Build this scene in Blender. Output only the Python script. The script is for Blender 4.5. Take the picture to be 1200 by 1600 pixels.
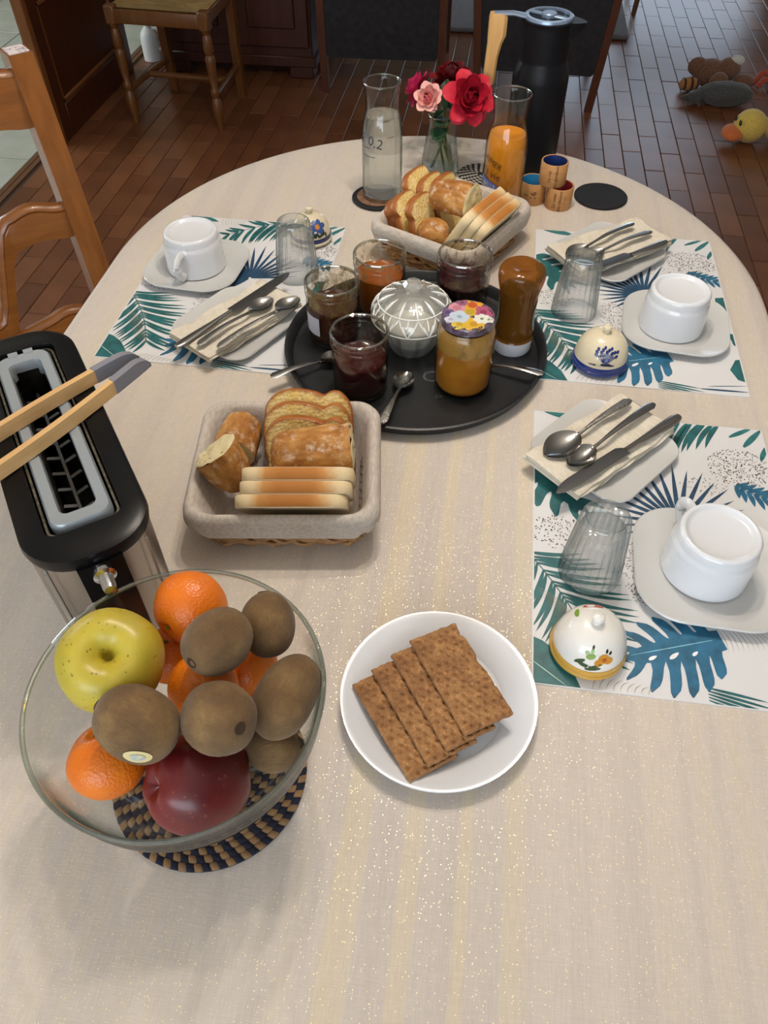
import bpy, bmesh, math, random
from mathutils import Vector, Matrix, noise, Euler
R = math.radians
rnd = random.Random(7)
for o in list(bpy.data.objects):
    bpy.data.objects.remove(o)
sc = bpy.context.scene
COL = sc.collection

# ------------------------------------------------------------------ camera
# z = 0.75 is the table top; the y axis runs along the table
F_PX, PITCH, YAW, CAM_H, TOP = 1200.0, 0.8559, 0.139, 0.707, 0.75
cam_d = bpy.data.cameras.new('camera')
cam_d.sensor_fit = 'HORIZONTAL'
cam_d.sensor_width = 36.0
cam_d.lens = 36.0 * F_PX / 1200.0
cam_d.clip_start = 0.02
cam = bpy.data.objects.new('camera', cam_d)
COL.objects.link(cam)
cam.location = (0, 0, TOP + CAM_H)
cam.rotation_euler = (math.pi / 2 - PITCH, 0, YAW)
sc.camera = cam

def T(px, py, z=0.0):
    """photo pixel -> point on the plane z metres above the table top (world coordinates)"""
    u, v = (px - 600) / F_PX, (py - 800) / F_PX
    cp, sp = math.cos(PITCH), math.sin(PITCH)
    x, y, dz = u, cp - v * sp, -sp - v * cp
    c, s = math.cos(YAW), math.sin(YAW)
    X, Y = x * c - y * s, x * s + y * c
    t = (z - CAM_H) / dz
    return Vector((X * t, Y * t, TOP + z))

def S(x, y, z):
    """world point -> photo pixel"""
    c, s = math.cos(YAW), math.sin(YAW)
    X, Y, Z = x * c + y * s, -x * s + y * c, z - TOP - CAM_H
    cp, sp = math.cos(PITCH), math.sin(PITCH)
    fw, up = Y * cp - Z * sp, Y * sp + Z * cp
    if fw < 0.05:
        return None
    return 600 + F_PX * X / fw, 800 - F_PX * up / fw

# ------------------------------------------------------------------ world, light, exposure
sc.view_settings.view_transform = 'Standard'
sc.view_settings.look = 'None'
sc.view_settings.gamma = 1.0
sc.view_settings.use_curve_mapping = False
sc.view_settings.exposure = -0.14
world = bpy.data.worlds.new('daylight')
sc.world = world
world.use_nodes = True
bg = world.node_tree.nodes['Background']
bg.inputs['Color'].default_value = (0.62, 0.78, 1.0, 1)
bg.inputs['Strength'].default_value = 0.6

def area(name, loc, rot, sx, sy, power, col):
    l = bpy.data.lights.new(name, 'AREA')
    l.shape = 'RECTANGLE'
    l.size, l.size_y, l.energy, l.color = sx, sy, power, col
    o = bpy.data.objects.new(name, l)
    COL.objects.link(o)
    o.location, o.rotation_euler = loc, rot
    return o
# daylight at the three window openings
area('daylight_window_behind', (-0.6, -2.1, 1.55), (R(90), 0, 0), 2.4, 1.5, 70, (0.82, 0.91, 1.0))
area('daylight_french_window', (1.0, 6.75, 1.1), (R(-90), 0, 0), 1.5, 2.0, 24, (0.66, 0.82, 1.0))
area('daylight_hall', (-4.7, 3.0, 1.5), (0, R(-90), 0), 1.6, 2.4, 75, (0.90, 0.97, 1.0))
LAMP_POS, LAMP_W = (-0.02, 1.02, 2.05), 15.0

# ------------------------------------------------------------------ materials
def lin(h):
    h = h.lstrip('#')
    def f(c):
        c /= 255.0
        return c / 12.92 if c <= 0.04045 else ((c + 0.055) / 1.055) ** 2.4
    return tuple(f(int(h[i:i + 2], 16)) for i in (0, 2, 4)) + (1.0,)

MATS = {}
class NT:
    def __init__(s, name):
        s.m = bpy.data.materials.new(name)
        s.m.use_nodes = True
        s.t = s.m.node_tree
        s.b = s.t.nodes['Principled BSDF']
        s.out = s.t.nodes['Material Output']
    def n(s, typ, **kw):
        nd = s.t.nodes.new(typ)
        for k, v in kw.items():
            if k in nd.inputs:
                nd.inputs[k].default_value = v
            else:
                setattr(nd, k, v)
        return nd
    def l(s, a, b):
        s.t.links.new(a, b)
    def coord(s, kind='Object', scale=(1, 1, 1), rot=(0, 0, 0)):
        tc = s.n('ShaderNodeTexCoord')
        mp = s.n('ShaderNodeMapping')
        mp.inputs['Scale'].default_value = scale
        mp.inputs['Rotation'].default_value = rot
        s.l(tc.outputs[kind], mp.inputs['Vector'])
        return mp.outputs['Vector']
    def ramp(s, fac, stops):
        r = s.n('ShaderNodeValToRGB')
        e = r.color_ramp.elements
        while len(e) < len(stops):
            e.new(0.5)
        for el, (p, c) in zip(e, stops):
            el.position = p
            el.color = c if len(c) == 4 else tuple(c) + (1,)
        s.l(fac, r.inputs['Fac'])
        return r.outputs['Color']
    def noise(s, vec, scale=5, detail=3, rough=0.5):
        nz = s.n('ShaderNodeTexNoise')
        nz.inputs['Scale'].default_value = scale
        nz.inputs['Detail'].default_value = detail
        nz.inputs['Roughness'].default_value = rough
        s.l(vec, nz.inputs['Vector'])
        return nz.outputs['Fac']
    def bump(s, h, strength=0.2, dist=0.002, target=None):
        b = s.n('ShaderNodeBump')
        b.inputs['Strength'].default_value = strength
        b.inputs['Distance'].default_value = dist
        s.l(h, b.inputs['Height'])
        s.l(b.outputs['Normal'], (target or s.b).inputs['Normal'])
        return b

def pm(name, col, rough=0.5, metal=0.0, col2=None, scale=20, stretch=(1, 1, 1), bump=0.0, bdist=0.001, bscale=None,
       coat=0.0, spec=0.5, sss=0.0, kind='Object', sheen=0.0, trans=0.0, ior=1.45, lo=0.35, hi=0.65, detail=4):
    if name in MATS:
        return MATS[name]
    k = NT(name)
    b = k.b
    b.inputs['Base Color'].default_value = lin(col)
    b.inputs['Roughness'].default_value = rough
    b.inputs['Metallic'].default_value = metal
    b.inputs['Specular IOR Level'].default_value = spec
    b.inputs['IOR'].default_value = ior
    b.inputs['Transmission Weight'].default_value = trans
    if coat:
        b.inputs['Coat Weight'].default_value = coat
        b.inputs['Coat Roughness'].default_value = 0.05
    if sss:
        b.inputs['Subsurface Weight'].default_value = sss
        b.inputs['Subsurface Radius'].default_value = (0.01, 0.005, 0.003)
        b.inputs['Subsurface Scale'].default_value = 0.5
    if sheen:
        b.inputs['Sheen Weight'].default_value = sheen
    if col2 or bump:
        v = k.coord(kind, stretch)
        if col2:
            f = k.noise(v, scale, detail)
            k.l(k.ramp(f, [(lo, lin(col)), (hi, lin(col2))]), b.inputs['Base Color'])
        if bump:
            f2 = k.noise(v, bscale or scale, 5)
            k.bump(f2, bump, bdist)
    MATS[name] = k.m
    return k.m

def wood(name, c1, c2, axis='X', rough=0.45, scale=14, coat=0.1):
    if name in MATS:
        return MATS[name]
    k = NT(name)
    st = {'X': (0.6, 7, 7), 'Y': (7, 0.6, 7), 'Z': (7, 7, 0.6)}[axis]
    v = k.coord('Object', st)
    f = k.noise(v, scale, 6, 0.6)
    k.l(k.ramp(f, [(0.25, lin(c1)), (0.75, lin(c2))]), k.b.inputs['Base Color'])
    k.b.inputs['Roughness'].default_value = rough
    k.b.inputs['Coat Weight'].default_value = coat
    k.bump(f, 0.15, 0.0006)
    MATS[name] = k.m
    return k.m

def thin_glass(name, tint='#fdfefd', edge='#b4c2bc', refl=1.0, rough=0.0, base=0.0):
    """thin clear glass: see-through straight on, mirror-like and slightly green at grazing angles"""
    if name in MATS:
        return MATS[name]
    k = NT(name)
    k.t.nodes.remove(k.b)
    lw = k.n('ShaderNodeLayerWeight', Blend=0.5)
    col = k.ramp(lw.outputs['Facing'], [(0.0, lin(tint)), (0.66, lin(tint)), (0.86, lin(edge)), (1.0, lin('#6f7a76'))])
    tr = k.n('ShaderNodeBsdfTransparent')
    k.l(col, tr.inputs['Color'])
    gl = k.n('ShaderNodeBsdfGlossy', Roughness=rough)
    pw = k.n('ShaderNodeMath', operation='POWER')
    k.l(lw.outputs['Facing'], pw.inputs[0])
    pw.inputs[1].default_value = 4.0
    m = k.n('ShaderNodeMath', operation='MULTIPLY_ADD')
    k.l(pw.outputs[0], m.inputs[0])
    m.inputs[1].default_value = 0.55 * refl
    m.inputs[2].default_value = 0.02 + base
    m.use_clamp = True
    mx = k.n('ShaderNodeMixShader')
    k.l(m.outputs[0], mx.inputs['Fac'])
    k.l(tr.outputs[0], mx.inputs[1])
    k.l(gl.outputs[0], mx.inputs[2])
    k.l(mx.outputs[0], k.out.inputs['Surface'])
    MATS[name] = k.m
    return k.m

def solid_glass(name, ior=1.45, tint='#ffffff', clear=0.35, rough=0.0):
    """refracting glass or water; part of the light goes straight through"""
    if name in MATS:
        return MATS[name]
    k = NT(name)
    k.t.nodes.remove(k.b)
    g = k.n('ShaderNodeBsdfGlass', IOR=ior, Roughness=rough)
    g.inputs['Color'].default_value = lin(tint)
    tr = k.n('ShaderNodeBsdfTransparent')
    tr.inputs['Color'].default_value = lin(tint)
    mx = k.n('ShaderNodeMixShader')
    mx.inputs['Fac'].default_value = clear
    k.l(g.outputs[0], mx.inputs[1])
    k.l(tr.outputs[0], mx.inputs[2])
    k.l(mx.outputs[0], k.out.inputs['Surface'])
    MATS[name] = k.m
    return k.m

def smear(name, col, amount=0.5, scale=60, rough=0.3):
    """sticky film: patches of colour on clear ground"""
    if name in MATS:
        return MATS[name]
    k = NT(name)
    k.b.inputs['Base Color'].default_value = lin(col)
    k.b.inputs['Roughness'].default_value = rough
    v = k.coord('Object', (1, 1, 0.6))
    f = k.noise(v, scale, 6, 0.65)
    fac = k.ramp(f, [(max(0, 0.62 - amount * 0.5), (0, 0, 0, 1)), (0.75 - amount * 0.3, (1, 1, 1, 1))])
    tr = k.n('ShaderNodeBsdfTransparent')
    mx = k.n('ShaderNodeMixShader')
    k.l(fac, mx.inputs['Fac'])
    k.l(tr.outputs[0], mx.inputs[1])
    k.l(k.b.outputs[0], mx.inputs[2])
    k.l(mx.outputs[0], k.out.inputs['Surface'])
    MATS[name] = k.m
    return k.m

# ------------------------------------------------------------------ mesh helpers
class MB:
    def __init__(s):
        s.v, s.f = [], []
    def add(s, vf, M=None):
        v, f = vf
        o = len(s.v)
        s.v += [tuple(M @ Vector(p)) if M else tuple(p) for p in v]
        s.f += [tuple(i + o for i in q) for q in f]
        return s
    @property
    def vf(s):
        return s.v, s.f

def mk_mesh(name, vf, smooth=True, sharp=40):
    me = bpy.data.meshes.new(name)
    me.from_pydata([tuple(p) for p in vf[0]], [], [tuple(q) for q in vf[1]])
    me.validate()
    bm = bmesh.new()
    bm.from_mesh(me)
    bmesh.ops.recalc_face_normals(bm, faces=bm.faces)
    bm.to_mesh(me)
    bm.free()
    if smooth:
        me.polygons.foreach_set('use_smooth', [True] * len(me.polygons))
        me.set_sharp_from_angle(angle=R(sharp))
    me.update()
    return me

def ob(name, vf, mat, parent=None, loc=(0, 0, 0), rot=(0, 0, 0), smooth=True, sharp=40, label=None):
    me = vf if isinstance(vf, bpy.types.Mesh) else mk_mesh(name, vf, smooth, sharp)
    if mat and not me.materials:
        me.materials.append(mat)
    o = bpy.data.objects.new(name, me)
    COL.objects.link(o)
    o.parent = parent
    o.location, o.rotation_euler = loc, rot
    if label:
        o['label'] = label
    return o

def thing(name, label, cat, loc=(0, 0, 0), rz=0.0, group=None):
    o = bpy.data.objects.new(name, None)
    o.empty_display_size = 0.03
    COL.objects.link(o)
    o.location, o.rotation_euler = loc, (0, 0, rz)
    return tag(o, label, cat, group)

def tag(o, label, cat, group=None):
    o['label'], o['category'] = label, cat
    if group:
        o['group'] = group
    return o

def struct(o):
    o['kind'] = 'structure'
    return o

def rings(rs, closed=True, cap0=True, cap1=True):
    """loft equal-length rings"""
    n = len(rs[0])
    v = [tuple(p) for r in rs for p in r]
    f = []
    for i in range(len(rs) - 1):
        for j in range(n if closed else n - 1):
            a, b = i * n + j, i * n + (j + 1) % n
            f.append((a, b, b + n, a + n))
    if closed and cap0:
        f.append(tuple(range(n - 1, -1, -1)))
    if closed and cap1:
        f.append(tuple(range((len(rs) - 1) * n, len(rs) * n)))
    return v, f

def lathe(prof, n=48, mod=None, cap=True):
    """revolve (r, z); r == 0 makes a pole"""
    v, f, idx = [], [], []
    for i, (r, z) in enumerate(prof):
        if r <= 1e-7:
            idx.append([len(v)])
            v.append((0, 0, z))
        else:
            row = []
            for j in range(n):
                a = 2 * math.pi * j / n
                rr = r if mod is None else mod(r, z, a, i)
                row.append(len(v))
                v.append((rr * math.cos(a), rr * math.sin(a), z))
            idx.append(row)
    for i in range(len(idx) - 1):
        A, B = idx[i], idx[i + 1]
        for j in range(n):
            k = (j + 1) % n
            if len(A) == 1 and len(B) == 1:
                continue
            if len(A) == 1:
                f.append((A[0], B[k], B[j]))
            elif len(B) == 1:
                f.append((A[j], A[k], B[0]))
            else:
                f.append((A[j], A[k], B[k], B[j]))
    return v, f

def smooth_prof(pts, sub=4):
    """Catmull-Rom through (r, z) points"""
    out = []
    n = len(pts)
    for i in range(n - 1):
        p0, p1, p2, p3 = pts[max(i - 1, 0)], pts[i], pts[i + 1], pts[min(i + 2, n - 1)]
        for k in range(sub):
            t = k / sub
            out.append(tuple(max(0.0, c) if q == 0 else c for q, c in enumerate(
                0.5 * (2 * b + (c_ - a) * t + (2 * a - 5 * b + 4 * c_ - d) * t * t + (3 * b - a - 3 * c_ + d) * t ** 3)
                for a, b, c_, d in zip(p0, p1, p2, p3))))
    out.append(tuple(pts[-1]))
    return out

def spline(pts, sub=6, closed=False):
    out = []
    n = len(pts)
    rng = n if closed else n - 1
    for i in range(rng):
        if closed:
            p = [pts[(i + k) % n] for k in (-1, 0, 1, 2)]
        else:
            p = [pts[max(i - 1, 0)], pts[i], pts[i + 1], pts[min(i + 2, n - 1)]]
        for k in range(sub):
            t = k / sub
            out.append(tuple(0.5 * (2 * b + (c - a) * t + (2 * a - 5 * b + 4 * c - d) * t * t + (3 * b - a - 3 * c + d) * t ** 3)
                             for a, b, c, d in zip(*p)))
    if not closed:
        out.append(tuple(pts[-1]))
    return out

def rbox(sx, sy, sz, bev=0.0, seg=2, cz=None):
    """bevelled box centred in x, y; base at z = 0 unless cz given"""
    bm = bmesh.new()
    bmesh.ops.create_cube(bm, size=1.0)
    for v in bm.verts:
        v.co.x *= sx
        v.co.y *= sy
        v.co.z = v.co.z * sz + (sz / 2 if cz is None else cz)
    if bev > 0:
        bmesh.ops.bevel(bm, geom=list(bm.edges), offset=min(bev, 0.49 * min(sx, sy, sz)), segments=seg, affect='EDGES', profile=0.5)
    bm.verts.index_update()
    r = ([tuple(v.co) for v in bm.verts], [tuple(v.index for v in f.verts) for f in bm.faces])
    bm.free()
    return r

def rrect(w, d, r, n=6, z=0.0, bulge=0.0):
    pts = []
    for cx, cy, a0 in ((w / 2 - r, d / 2 - r, 0), (-w / 2 + r, d / 2 - r, 90), (-w / 2 + r, -d / 2 + r, 180), (w / 2 - r, -d / 2 + r, 270)):
        for k in range(n + 1):
            a = R(a0 + 90 * k / n)
            pts.append((cx + r * math.cos(a), cy + r * math.sin(a), z))
    return pts

def tube(path, rad, n=8, flat=1.0, cap=True, up=(0, 0, 1)):
    """sweep a circle along a 3-D path; rad may be a list"""
    P = [Vector(p) for p in path]
    rs = []
    for i, p in enumerate(P):
        t = (P[min(i + 1, len(P) - 1)] - P[max(i - 1, 0)]).normalized()
        u = Vector(up)
        if abs(t.dot(u)) > 0.97:
            u = Vector((0, 1, 0)) if abs(t.y) < 0.9 else Vector((1, 0, 0))
        s = t.cross(u).normalized()
        w = s.cross(t)
        r = rad[i] if isinstance(rad, (list, tuple)) else rad
        rs.append([tuple(p + s * (r * math.cos(2 * math.pi * j / n)) + w * (r * flat * math.sin(2 * math.pi * j / n))) for j in range(n)])
    return rings(rs, True, cap, cap)

def ellipsoid(rx, ry, rz, n=24, m=14, amp=0.0, fr=1.0, seed=0):
    v, f = lathe([(math.sin(math.pi * i / m), -math.cos(math.pi * i / m)) for i in range(m + 1)], n)
    out = []
    for p in v:
        k = 1 + amp * noise.noise(Vector(p) * fr + Vector((seed * 3.1, seed * 1.7, 0)))
        out.append((p[0] * rx * k, p[1] * ry * k, p[2] * rz * k))
    return out, f

def ngon(pts, z=0.0):
    return [(p[0], p[1], z) for p in pts], [tuple(range(len(pts)))]

def slab(pts, z0, z1):
    return rings([[(p[0], p[1], z0) for p in pts], [(p[0], p[1], z1) for p in pts]])

def align_x(p, q, roll_up=(0, 0, 1)):
    """matrix with local +x from p to q, z as near roll_up as possible, origin p"""
    x = (Vector(q) - Vector(p)).normalized()
    y = Vector(roll_up).cross(x).normalized()
    z = x.cross(y)
    M = Matrix((x, y, z)).transposed().to_4x4()
    M.translation = Vector(p)
    return M

def frame(origin, x, z):
    x = Vector(x).normalized()
    y = Vector(z).cross(x).normalized()
    zz = x.cross(y)
    M = Matrix((x, y, zz)).transposed().to_4x4()
    M.translation = Vector(origin)
    return M

def text_vf(body, size, align='CENTER'):
    cu = bpy.data.curves.new('lettering', 'FONT')
    cu.body, cu.size, cu.align_x, cu.align_y = body, size, align, 'CENTER'
    cu.resolution_u = 2
    o = bpy.data.objects.new('lettering', cu)
    COL.objects.link(o)
    dg = bpy.context.evaluated_depsgraph_get()
    me = bpy.data.meshes.new_from_object(o.evaluated_get(dg))
    vf = ([tuple(v.co) for v in me.vertices], [tuple(p.vertices) for p in me.polygons])
    bpy.data.objects.remove(o)
    bpy.data.curves.remove(cu)
    bpy.data.meshes.remove(me)
    return vf

def wrap_text(body, size, r, az, z, turn=0.0, off=0.0004):
    """lettering bent round a vertical cylinder of radius r (function of z allowed)"""
    v, f = text_vf(body, size)
    c, s = math.cos(turn), math.sin(turn)
    out = []
    for p in v:
        x, y = p[0] * c - p[1] * s, p[0] * s + p[1] * c
        zz = z + y
        rr = (r(zz) if callable(r) else r) + off
        a = az + x / rr
        out.append((rr * math.cos(a), rr * math.sin(a), zz))
    return out, f

# ------------------------------------------------------------------ the room
def boxes(*bs):
    """several axis boxes (x0, x1, y0, y1, z0, z1) in one mesh"""
    m = MB()
    for x0, x1, y0, y1, z0, z1 in bs:
        m.add(rbox(x1 - x0, y1 - y0, z1 - z0), Matrix.Translation(((x0 + x1) / 2, (y0 + y1) / 2, z0)))
    return m.vf

M_wall = pm('plaster', '#cfc6b8', 0.9, col2='#c6bdae', scale=6, bump=0.1, bscale=80)
M_ceil = pm('ceiling_paint', '#dedad2', 0.9)
X0, X1, Y0, Y1, ZC = -5.0, 3.3, -2.4, 6.9, 2.55
struct(ob('ceiling', boxes((X0, X1, Y0, Y1, ZC, ZC + 0.1)), M_ceil, smooth=False))
struct(ob('wall_back', boxes((X0, 0.25, Y1, Y1 + 0.12, 0, ZC), (1.75, X1, Y1, Y1 + 0.12, 0, ZC), (0.25, 1.75, Y1, Y1 + 0.12, 2.1, ZC)), M_wall, smooth=False))
struct(ob('wall_front', boxes((X0, -1.8, Y0 - 0.12, Y0, 0, ZC), (0.6, X1, Y0 - 0.12, Y0, 0, ZC), (-1.8, 0.6, Y0 - 0.12, Y0, 0, 0.8), (-1.8, 0.6, Y0 - 0.12, Y0, 2.3, ZC)), M_wall, smooth=False))
struct(ob('wall_right', boxes((X1, X1 + 0.12, Y0, Y1, 0, ZC)), M_wall, smooth=False))
struct(ob('wall_left', boxes((-1.95, -1.83, 4.62, Y1, 0, ZC), (-1.95, -1.83, Y0, 1.2, 0, ZC), (-1.95, -1.83, 1.2, 4.62, 2.1, ZC)), M_wall, smooth=False))
struct(ob('wall_hall', boxes((X0 - 0.12, X0, Y0, 1.8, 0, ZC), (X0 - 0.12, X0, 4.2, Y1, 0, ZC), (X0 - 0.12, X0, 1.8, 4.2, 0, 0.7), (X0 - 0.12, X0, 1.8, 4.2, 2.3, ZC)), M_wall, smooth=False))

# floor: brown brick-shaped tiles in running bond, large grey tiles in the hall
def tile_mat():
    k = NT('brown_floor_tile')
    oi = k.n('ShaderNodeObjectInfo')
    v = k.coord('Object', (1, 1, 1))
    f = k.noise(v, 7, 5)
    base = k.ramp(oi.outputs['Random'], [(0.0, lin('#6a4129')), (0.5, lin('#77492e')), (1.0, lin('#855638'))])
    mx = k.n('ShaderNodeMix', data_type='RGBA', blend_type='MULTIPLY')
    mx.inputs['Factor'].default_value = 0.7
    k.l(base, mx.inputs['A'])
    k.l(k.ramp(f, [(0.3, (0.7, 0.68, 0.66, 1)), (0.7, (1.12, 1.1, 1.08, 1))]), mx.inputs['B'])
    k.l(mx.outputs['Result'], k.b.inputs['Base Color'])
    k.b.inputs['Roughness'].default_value = 0.36
    k.b.inputs['Specular IOR Level'].default_value = 0.35
    k.bump(f, 0.06, 0.002)
    return k.m
M_tile = tile_mat()
M_grey = pm('grey_hall_tile', '#b4b8aa', 0.35, col2='#c0c4b8', scale=9)
M_grout = pm('floor_grout', '#4a382c', 0.6)
floor = struct(ob('floor', boxes((X0, X1, Y0, Y1, -0.06, -0.004)), M_grout, smooth=False))
TW, TL_ = 0.0795, 0.324
def tile_vf(w, l, g=0.002, b=0.002, h=0.003):
    w, l = w - g, l - g
    return rings([rrect_pts(w, l, -0.006), rrect_pts(w, l, -h * 0.55), rrect_pts(w - 2 * b, l - 2 * b, 0.0)], True, False, True)
def rrect_pts(w, l, z):
    return [(-w / 2, -l / 2, z), (w / 2, -l / 2, z), (w / 2, l / 2, z), (-w / 2, l / 2, z)]
TBX, TBY, TRX, TEND, TNEAR = -0.083, 1.12, 0.535, 0.552, 0.10
def table_inside(x, y, grow=0.0):
    dx = abs(x - TBX)
    if y > TBY:
        return (dx / (TRX + grow)) ** 2 + ((y - TBY) / (TEND + grow)) ** 2 < 1
    if y < TNEAR:
        return (dx / (TRX + grow)) ** 2 + ((y - TNEAR) / (TEND + grow)) ** 2 < 1
    return dx < TRX + grow
tiles = []
for i in range(-32, 34):
    cx = 0.624 + (i + 0.5) * TW
    if not (-1.86 < cx < X1):
        continue
    for j in range(-20, 12):
        cy = 3.56 + (j + 0.5) * TL_ + (0.165 if i % 2 else 0.0)
        if not (Y0 + 0.15 < cy < Y1 - 0.15):
            continue
        vis = 0
        for dx in (-0.4, 0, 0.4):
            for dy in (-0.45, 0, 0.45):
                p = S(cx + dx * TW, cy + dy * TL_, 0)
                if p and -5 < p[0] < 1205 and -5 < p[1] < 1605:
                    q = T(*p)
                    if not table_inside(q.x, q.y):
                        vis += 1
        d2 = cx * cx + cy * cy + CAM_H ** 2
        tiles.append((-vis / d2 if vis else 0.0, cx, cy))
tiles.sort()
tile_me = mk_mesh('floor_tile', tile_vf(TW, TL_), False)
tile_me.materials.append(M_tile)
rest = MB()
for n_, (sc_, cx, cy) in enumerate(tiles):
    if n_ < 300 and sc_ < 0:
        ob('floor_tile', tile_me, None, floor, (cx, cy, rnd.uniform(-0.0006, 0.0006)), (rnd.gauss(0, 0.0015), rnd.gauss(0, 0.003), 0))
    else:
        rest.add(tile_vf(TW, TL_), Matrix.Translation((cx, cy, 0)))
o_ = ob('floor_tile_field', rest.vf, M_tile, floor, smooth=False)
o_['kind'] = 'stuff'
grey_me = mk_mesh('hall_tile', tile_vf(0.36, 0.36, 0.006, 0.002), False)
grey_me.materials.append(M_grey)
for i in range(8):
    for j in range(13):
        x, y = -2.09 - 0.36 * i, 1.36 + 0.36 * j
        ob('hall_tile', grey_me, None, floor, (x, y, 0))
for n_, x in enumerate((-1.872, -1.898)):
    struct(ob('trim_%d' % (n_ + 1), boxes((x - 0.011, x + 0.011, 1.2, 4.62, -0.004, 0.002)), pm('threshold_wood', '#6d4a30', 0.4), smooth=False))

# ------------------------------------------------------------------ glazed wooden door, left
M_dwood = wood('dark_door_wood', '#3a1a0c', '#552a14', 'Z', 0.35)
M_dwood2 = wood('door_edge_wood', '#6b4120', '#855229', 'Z', 0.4)
dr = thing('door_1', 'dark panelled wooden door with glass above, standing beside the grey hall tiles', 'door', (-1.84, 3.12, 0))
dr['kind'] = 'structure'
W = 0.86
def dbox(n, y0, y1, z0, z1, th=0.042, mat=M_dwood, dx=0.0):
    return ob(n, rbox(th, y1 - y0, z1 - z0, 0.004, 1), mat, dr, (dx, (y0 + y1) / 2, z0))
dbox('stile', 0.035, 0.11, 0, 2.05)
dbox('edge_strip', 0.0, 0.035, 0, 2.05, 0.046, M_dwood2)
dbox('stile', W - 0.09, W, 0, 2.05)
dbox('rail', 0.11, W - 0.09, 0, 0.13)
dbox('rail', 0.11, W - 0.09, 0.50, 0.58)
dbox('rail', 0.11, W - 0.09, 1.95, 2.05)
pn = dbox('door_panel', 0.11, W - 0.09, 0.13, 0.50, 0.016)
for y0, y1, z0, z1 in ((0.11, W - 0.09, 0.13, 0.148), (0.11, W - 0.09, 0.482, 0.50), (0.11, 0.128, 0.13, 0.5), (W - 0.108, W - 0.09, 0.13, 0.5)):
    ob('moulding', rbox(0.034, y1 - y0, z1 - z0, 0.004, 1), M_dwood2, dr, (0, (y0 + y1) / 2, z0))
for y0, y1 in ((0.11, 0.44), (0.47, W - 0.09)):
    for z0, z1 in ((0.58, 1.0), (1.03, 1.48), (1.51, 1.95)):
        ob('pane', rbox(0.005, y1 - y0, z1 - z0), thin_glass('door_glass', '#eef4f0', '#cfd8d2'), dr, (0, (y0 + y1) / 2, z0))
dbox('glazing_bar', 0.44, 0.47, 0.58, 1.95, 0.03)
for z in (1.0, 1.48):
    dbox('glazing_bar', 0.11, W - 0.09, z, z + 0.03, 0.03)

# ------------------------------------------------------------------ sideboard, far left
M_cab = wood('sideboard_wood', '#32140a', '#4a2011', 'Z', 0.4)
cab = thing('sideboard', 'dark reddish wooden sideboard standing behind the rush seat chair', 'sideboard', (-1.275, 3.98, 0))
cw = 0.74
ob('carcass', rbox(cw, 0.44, 0.80, 0.004, 1), M_cab, cab, (0, 0.235, 0.09))
ob('plinth', MB().add(rbox(cw + 0.03, 0.46, 0.05, 0.006, 1), Matrix.Translation((0, 0.235, 0.05))).vf, M_cab, cab)
for sx in (-1, 1):
    ob('foot', rbox(0.12, 0.1, 0.055, 0.006, 1), M_cab, cab, (sx * (cw / 2 - 0.06), 0.06, 0))
    ob('foot', rbox(0.12, 0.1, 0.055, 0.006, 1), M_cab, cab, (sx * (cw / 2 - 0.06), 0.42, 0))
    d = ob('cabinet_door', rbox(cw / 2 - 0.02, 0.024, 0.68, 0.005, 1), M_cab, cab, (sx * cw / 4, 0.005, 0.14))
    ob('raised_panel', rbox(cw / 2 - 0.14, 0.014, 0.52, 0.006, 1), M_cab, d, (0, -0.012, 0.08))
    ob('knob', ellipsoid(0.012, 0.012, 0.012, 12, 8), pm('brass', '#8a6a34', 0.35, 1.0), d, (-sx * (cw / 4 - 0.05), -0.028, 0.36))
ob('worktop', rbox(cw + 0.05, 0.49, 0.03, 0.008, 2), M_cab, cab, (0, 0.235, 0.89))

# ------------------------------------------------------------------ rush seat chair
M_ch = wood('oak_chair_wood', '#5a3617', '#75491f', 'Z', 0.4)
M_rush = pm('rush', '#8f6f42', 0.8, col2='#b08f58', scale=60, stretch=(0.2, 1, 1), bump=0.5, bscale=90, bdist=0.002)
rc = thing('rush_seat_chair', 'wooden chair with woven rush seat and turned front legs, before the sideboard', 'chair', (-1.385, 3.56, 0), R(-4))
def turned_leg(h):
    pr = [(0.0, 0), (0.012, 0), (0.015, 0.012), (0.011, 0.03), (0.020, 0.05), (0.023, 0.09), (0.019, 0.125), (0.013, 0.135), (0.019, 0.15), (0.019, 0.165), (0.013, 0.175),
          (0.018, 0.21), (0.021, 0.27), (0.022, 0.29), (0.015, 0.30), (0.021, 0.315), (0.020, 0.36), (0.014, 0.375), (0.020, 0.388), (0.024, 0.40), (0.024, h), (0.0, h)]
    return lathe(pr, 16)
for sx in (-1, 1):
    ob('leg', turned_leg(0.455), M_ch, rc, (sx * 0.2, -0.18, 0))
    ob('leg_block', rbox(0.046, 0.046, 0.07, 0.006, 1), M_ch, rc, (sx * 0.2, -0.18, 0.39))
    ob('leg', rings([[(sx * 0.17 + a * 0.018, 0.19 + 0.06 * t * t + b * 0.018, z) for a, b in ((-1, -1), (1, -1), (1, 1), (-1, 1))]
                     for z, t in ((0, .5), (0.2, 0.15), (0.45, 0), (0.7, 0.5), (0.95, 1.0))]), M_ch, rc, sharp=30)
    ob('stretcher', tube([(sx * 0.195, -0.18, 0.14), (sx * 0.17, 0.19, 0.14)], 0.012, 8), M_ch, rc)
    ob('side_rail', rbox(0.026, 0.37, 0.05, 0.006, 1), M_ch, rc, (sx * 0.187, 0.0, 0.40), (0, 0, sx * R(4)))
ob('stretcher', tube([(-0.185, 0.0, 0.14), (0.185, 0.0, 0.14)], 0.013, 8), M_ch, rc)
ob('front_rail', rbox(0.37, 0.03, 0.055, 0.008, 2), M_ch, rc, (0, -0.185, 0.395))
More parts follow.
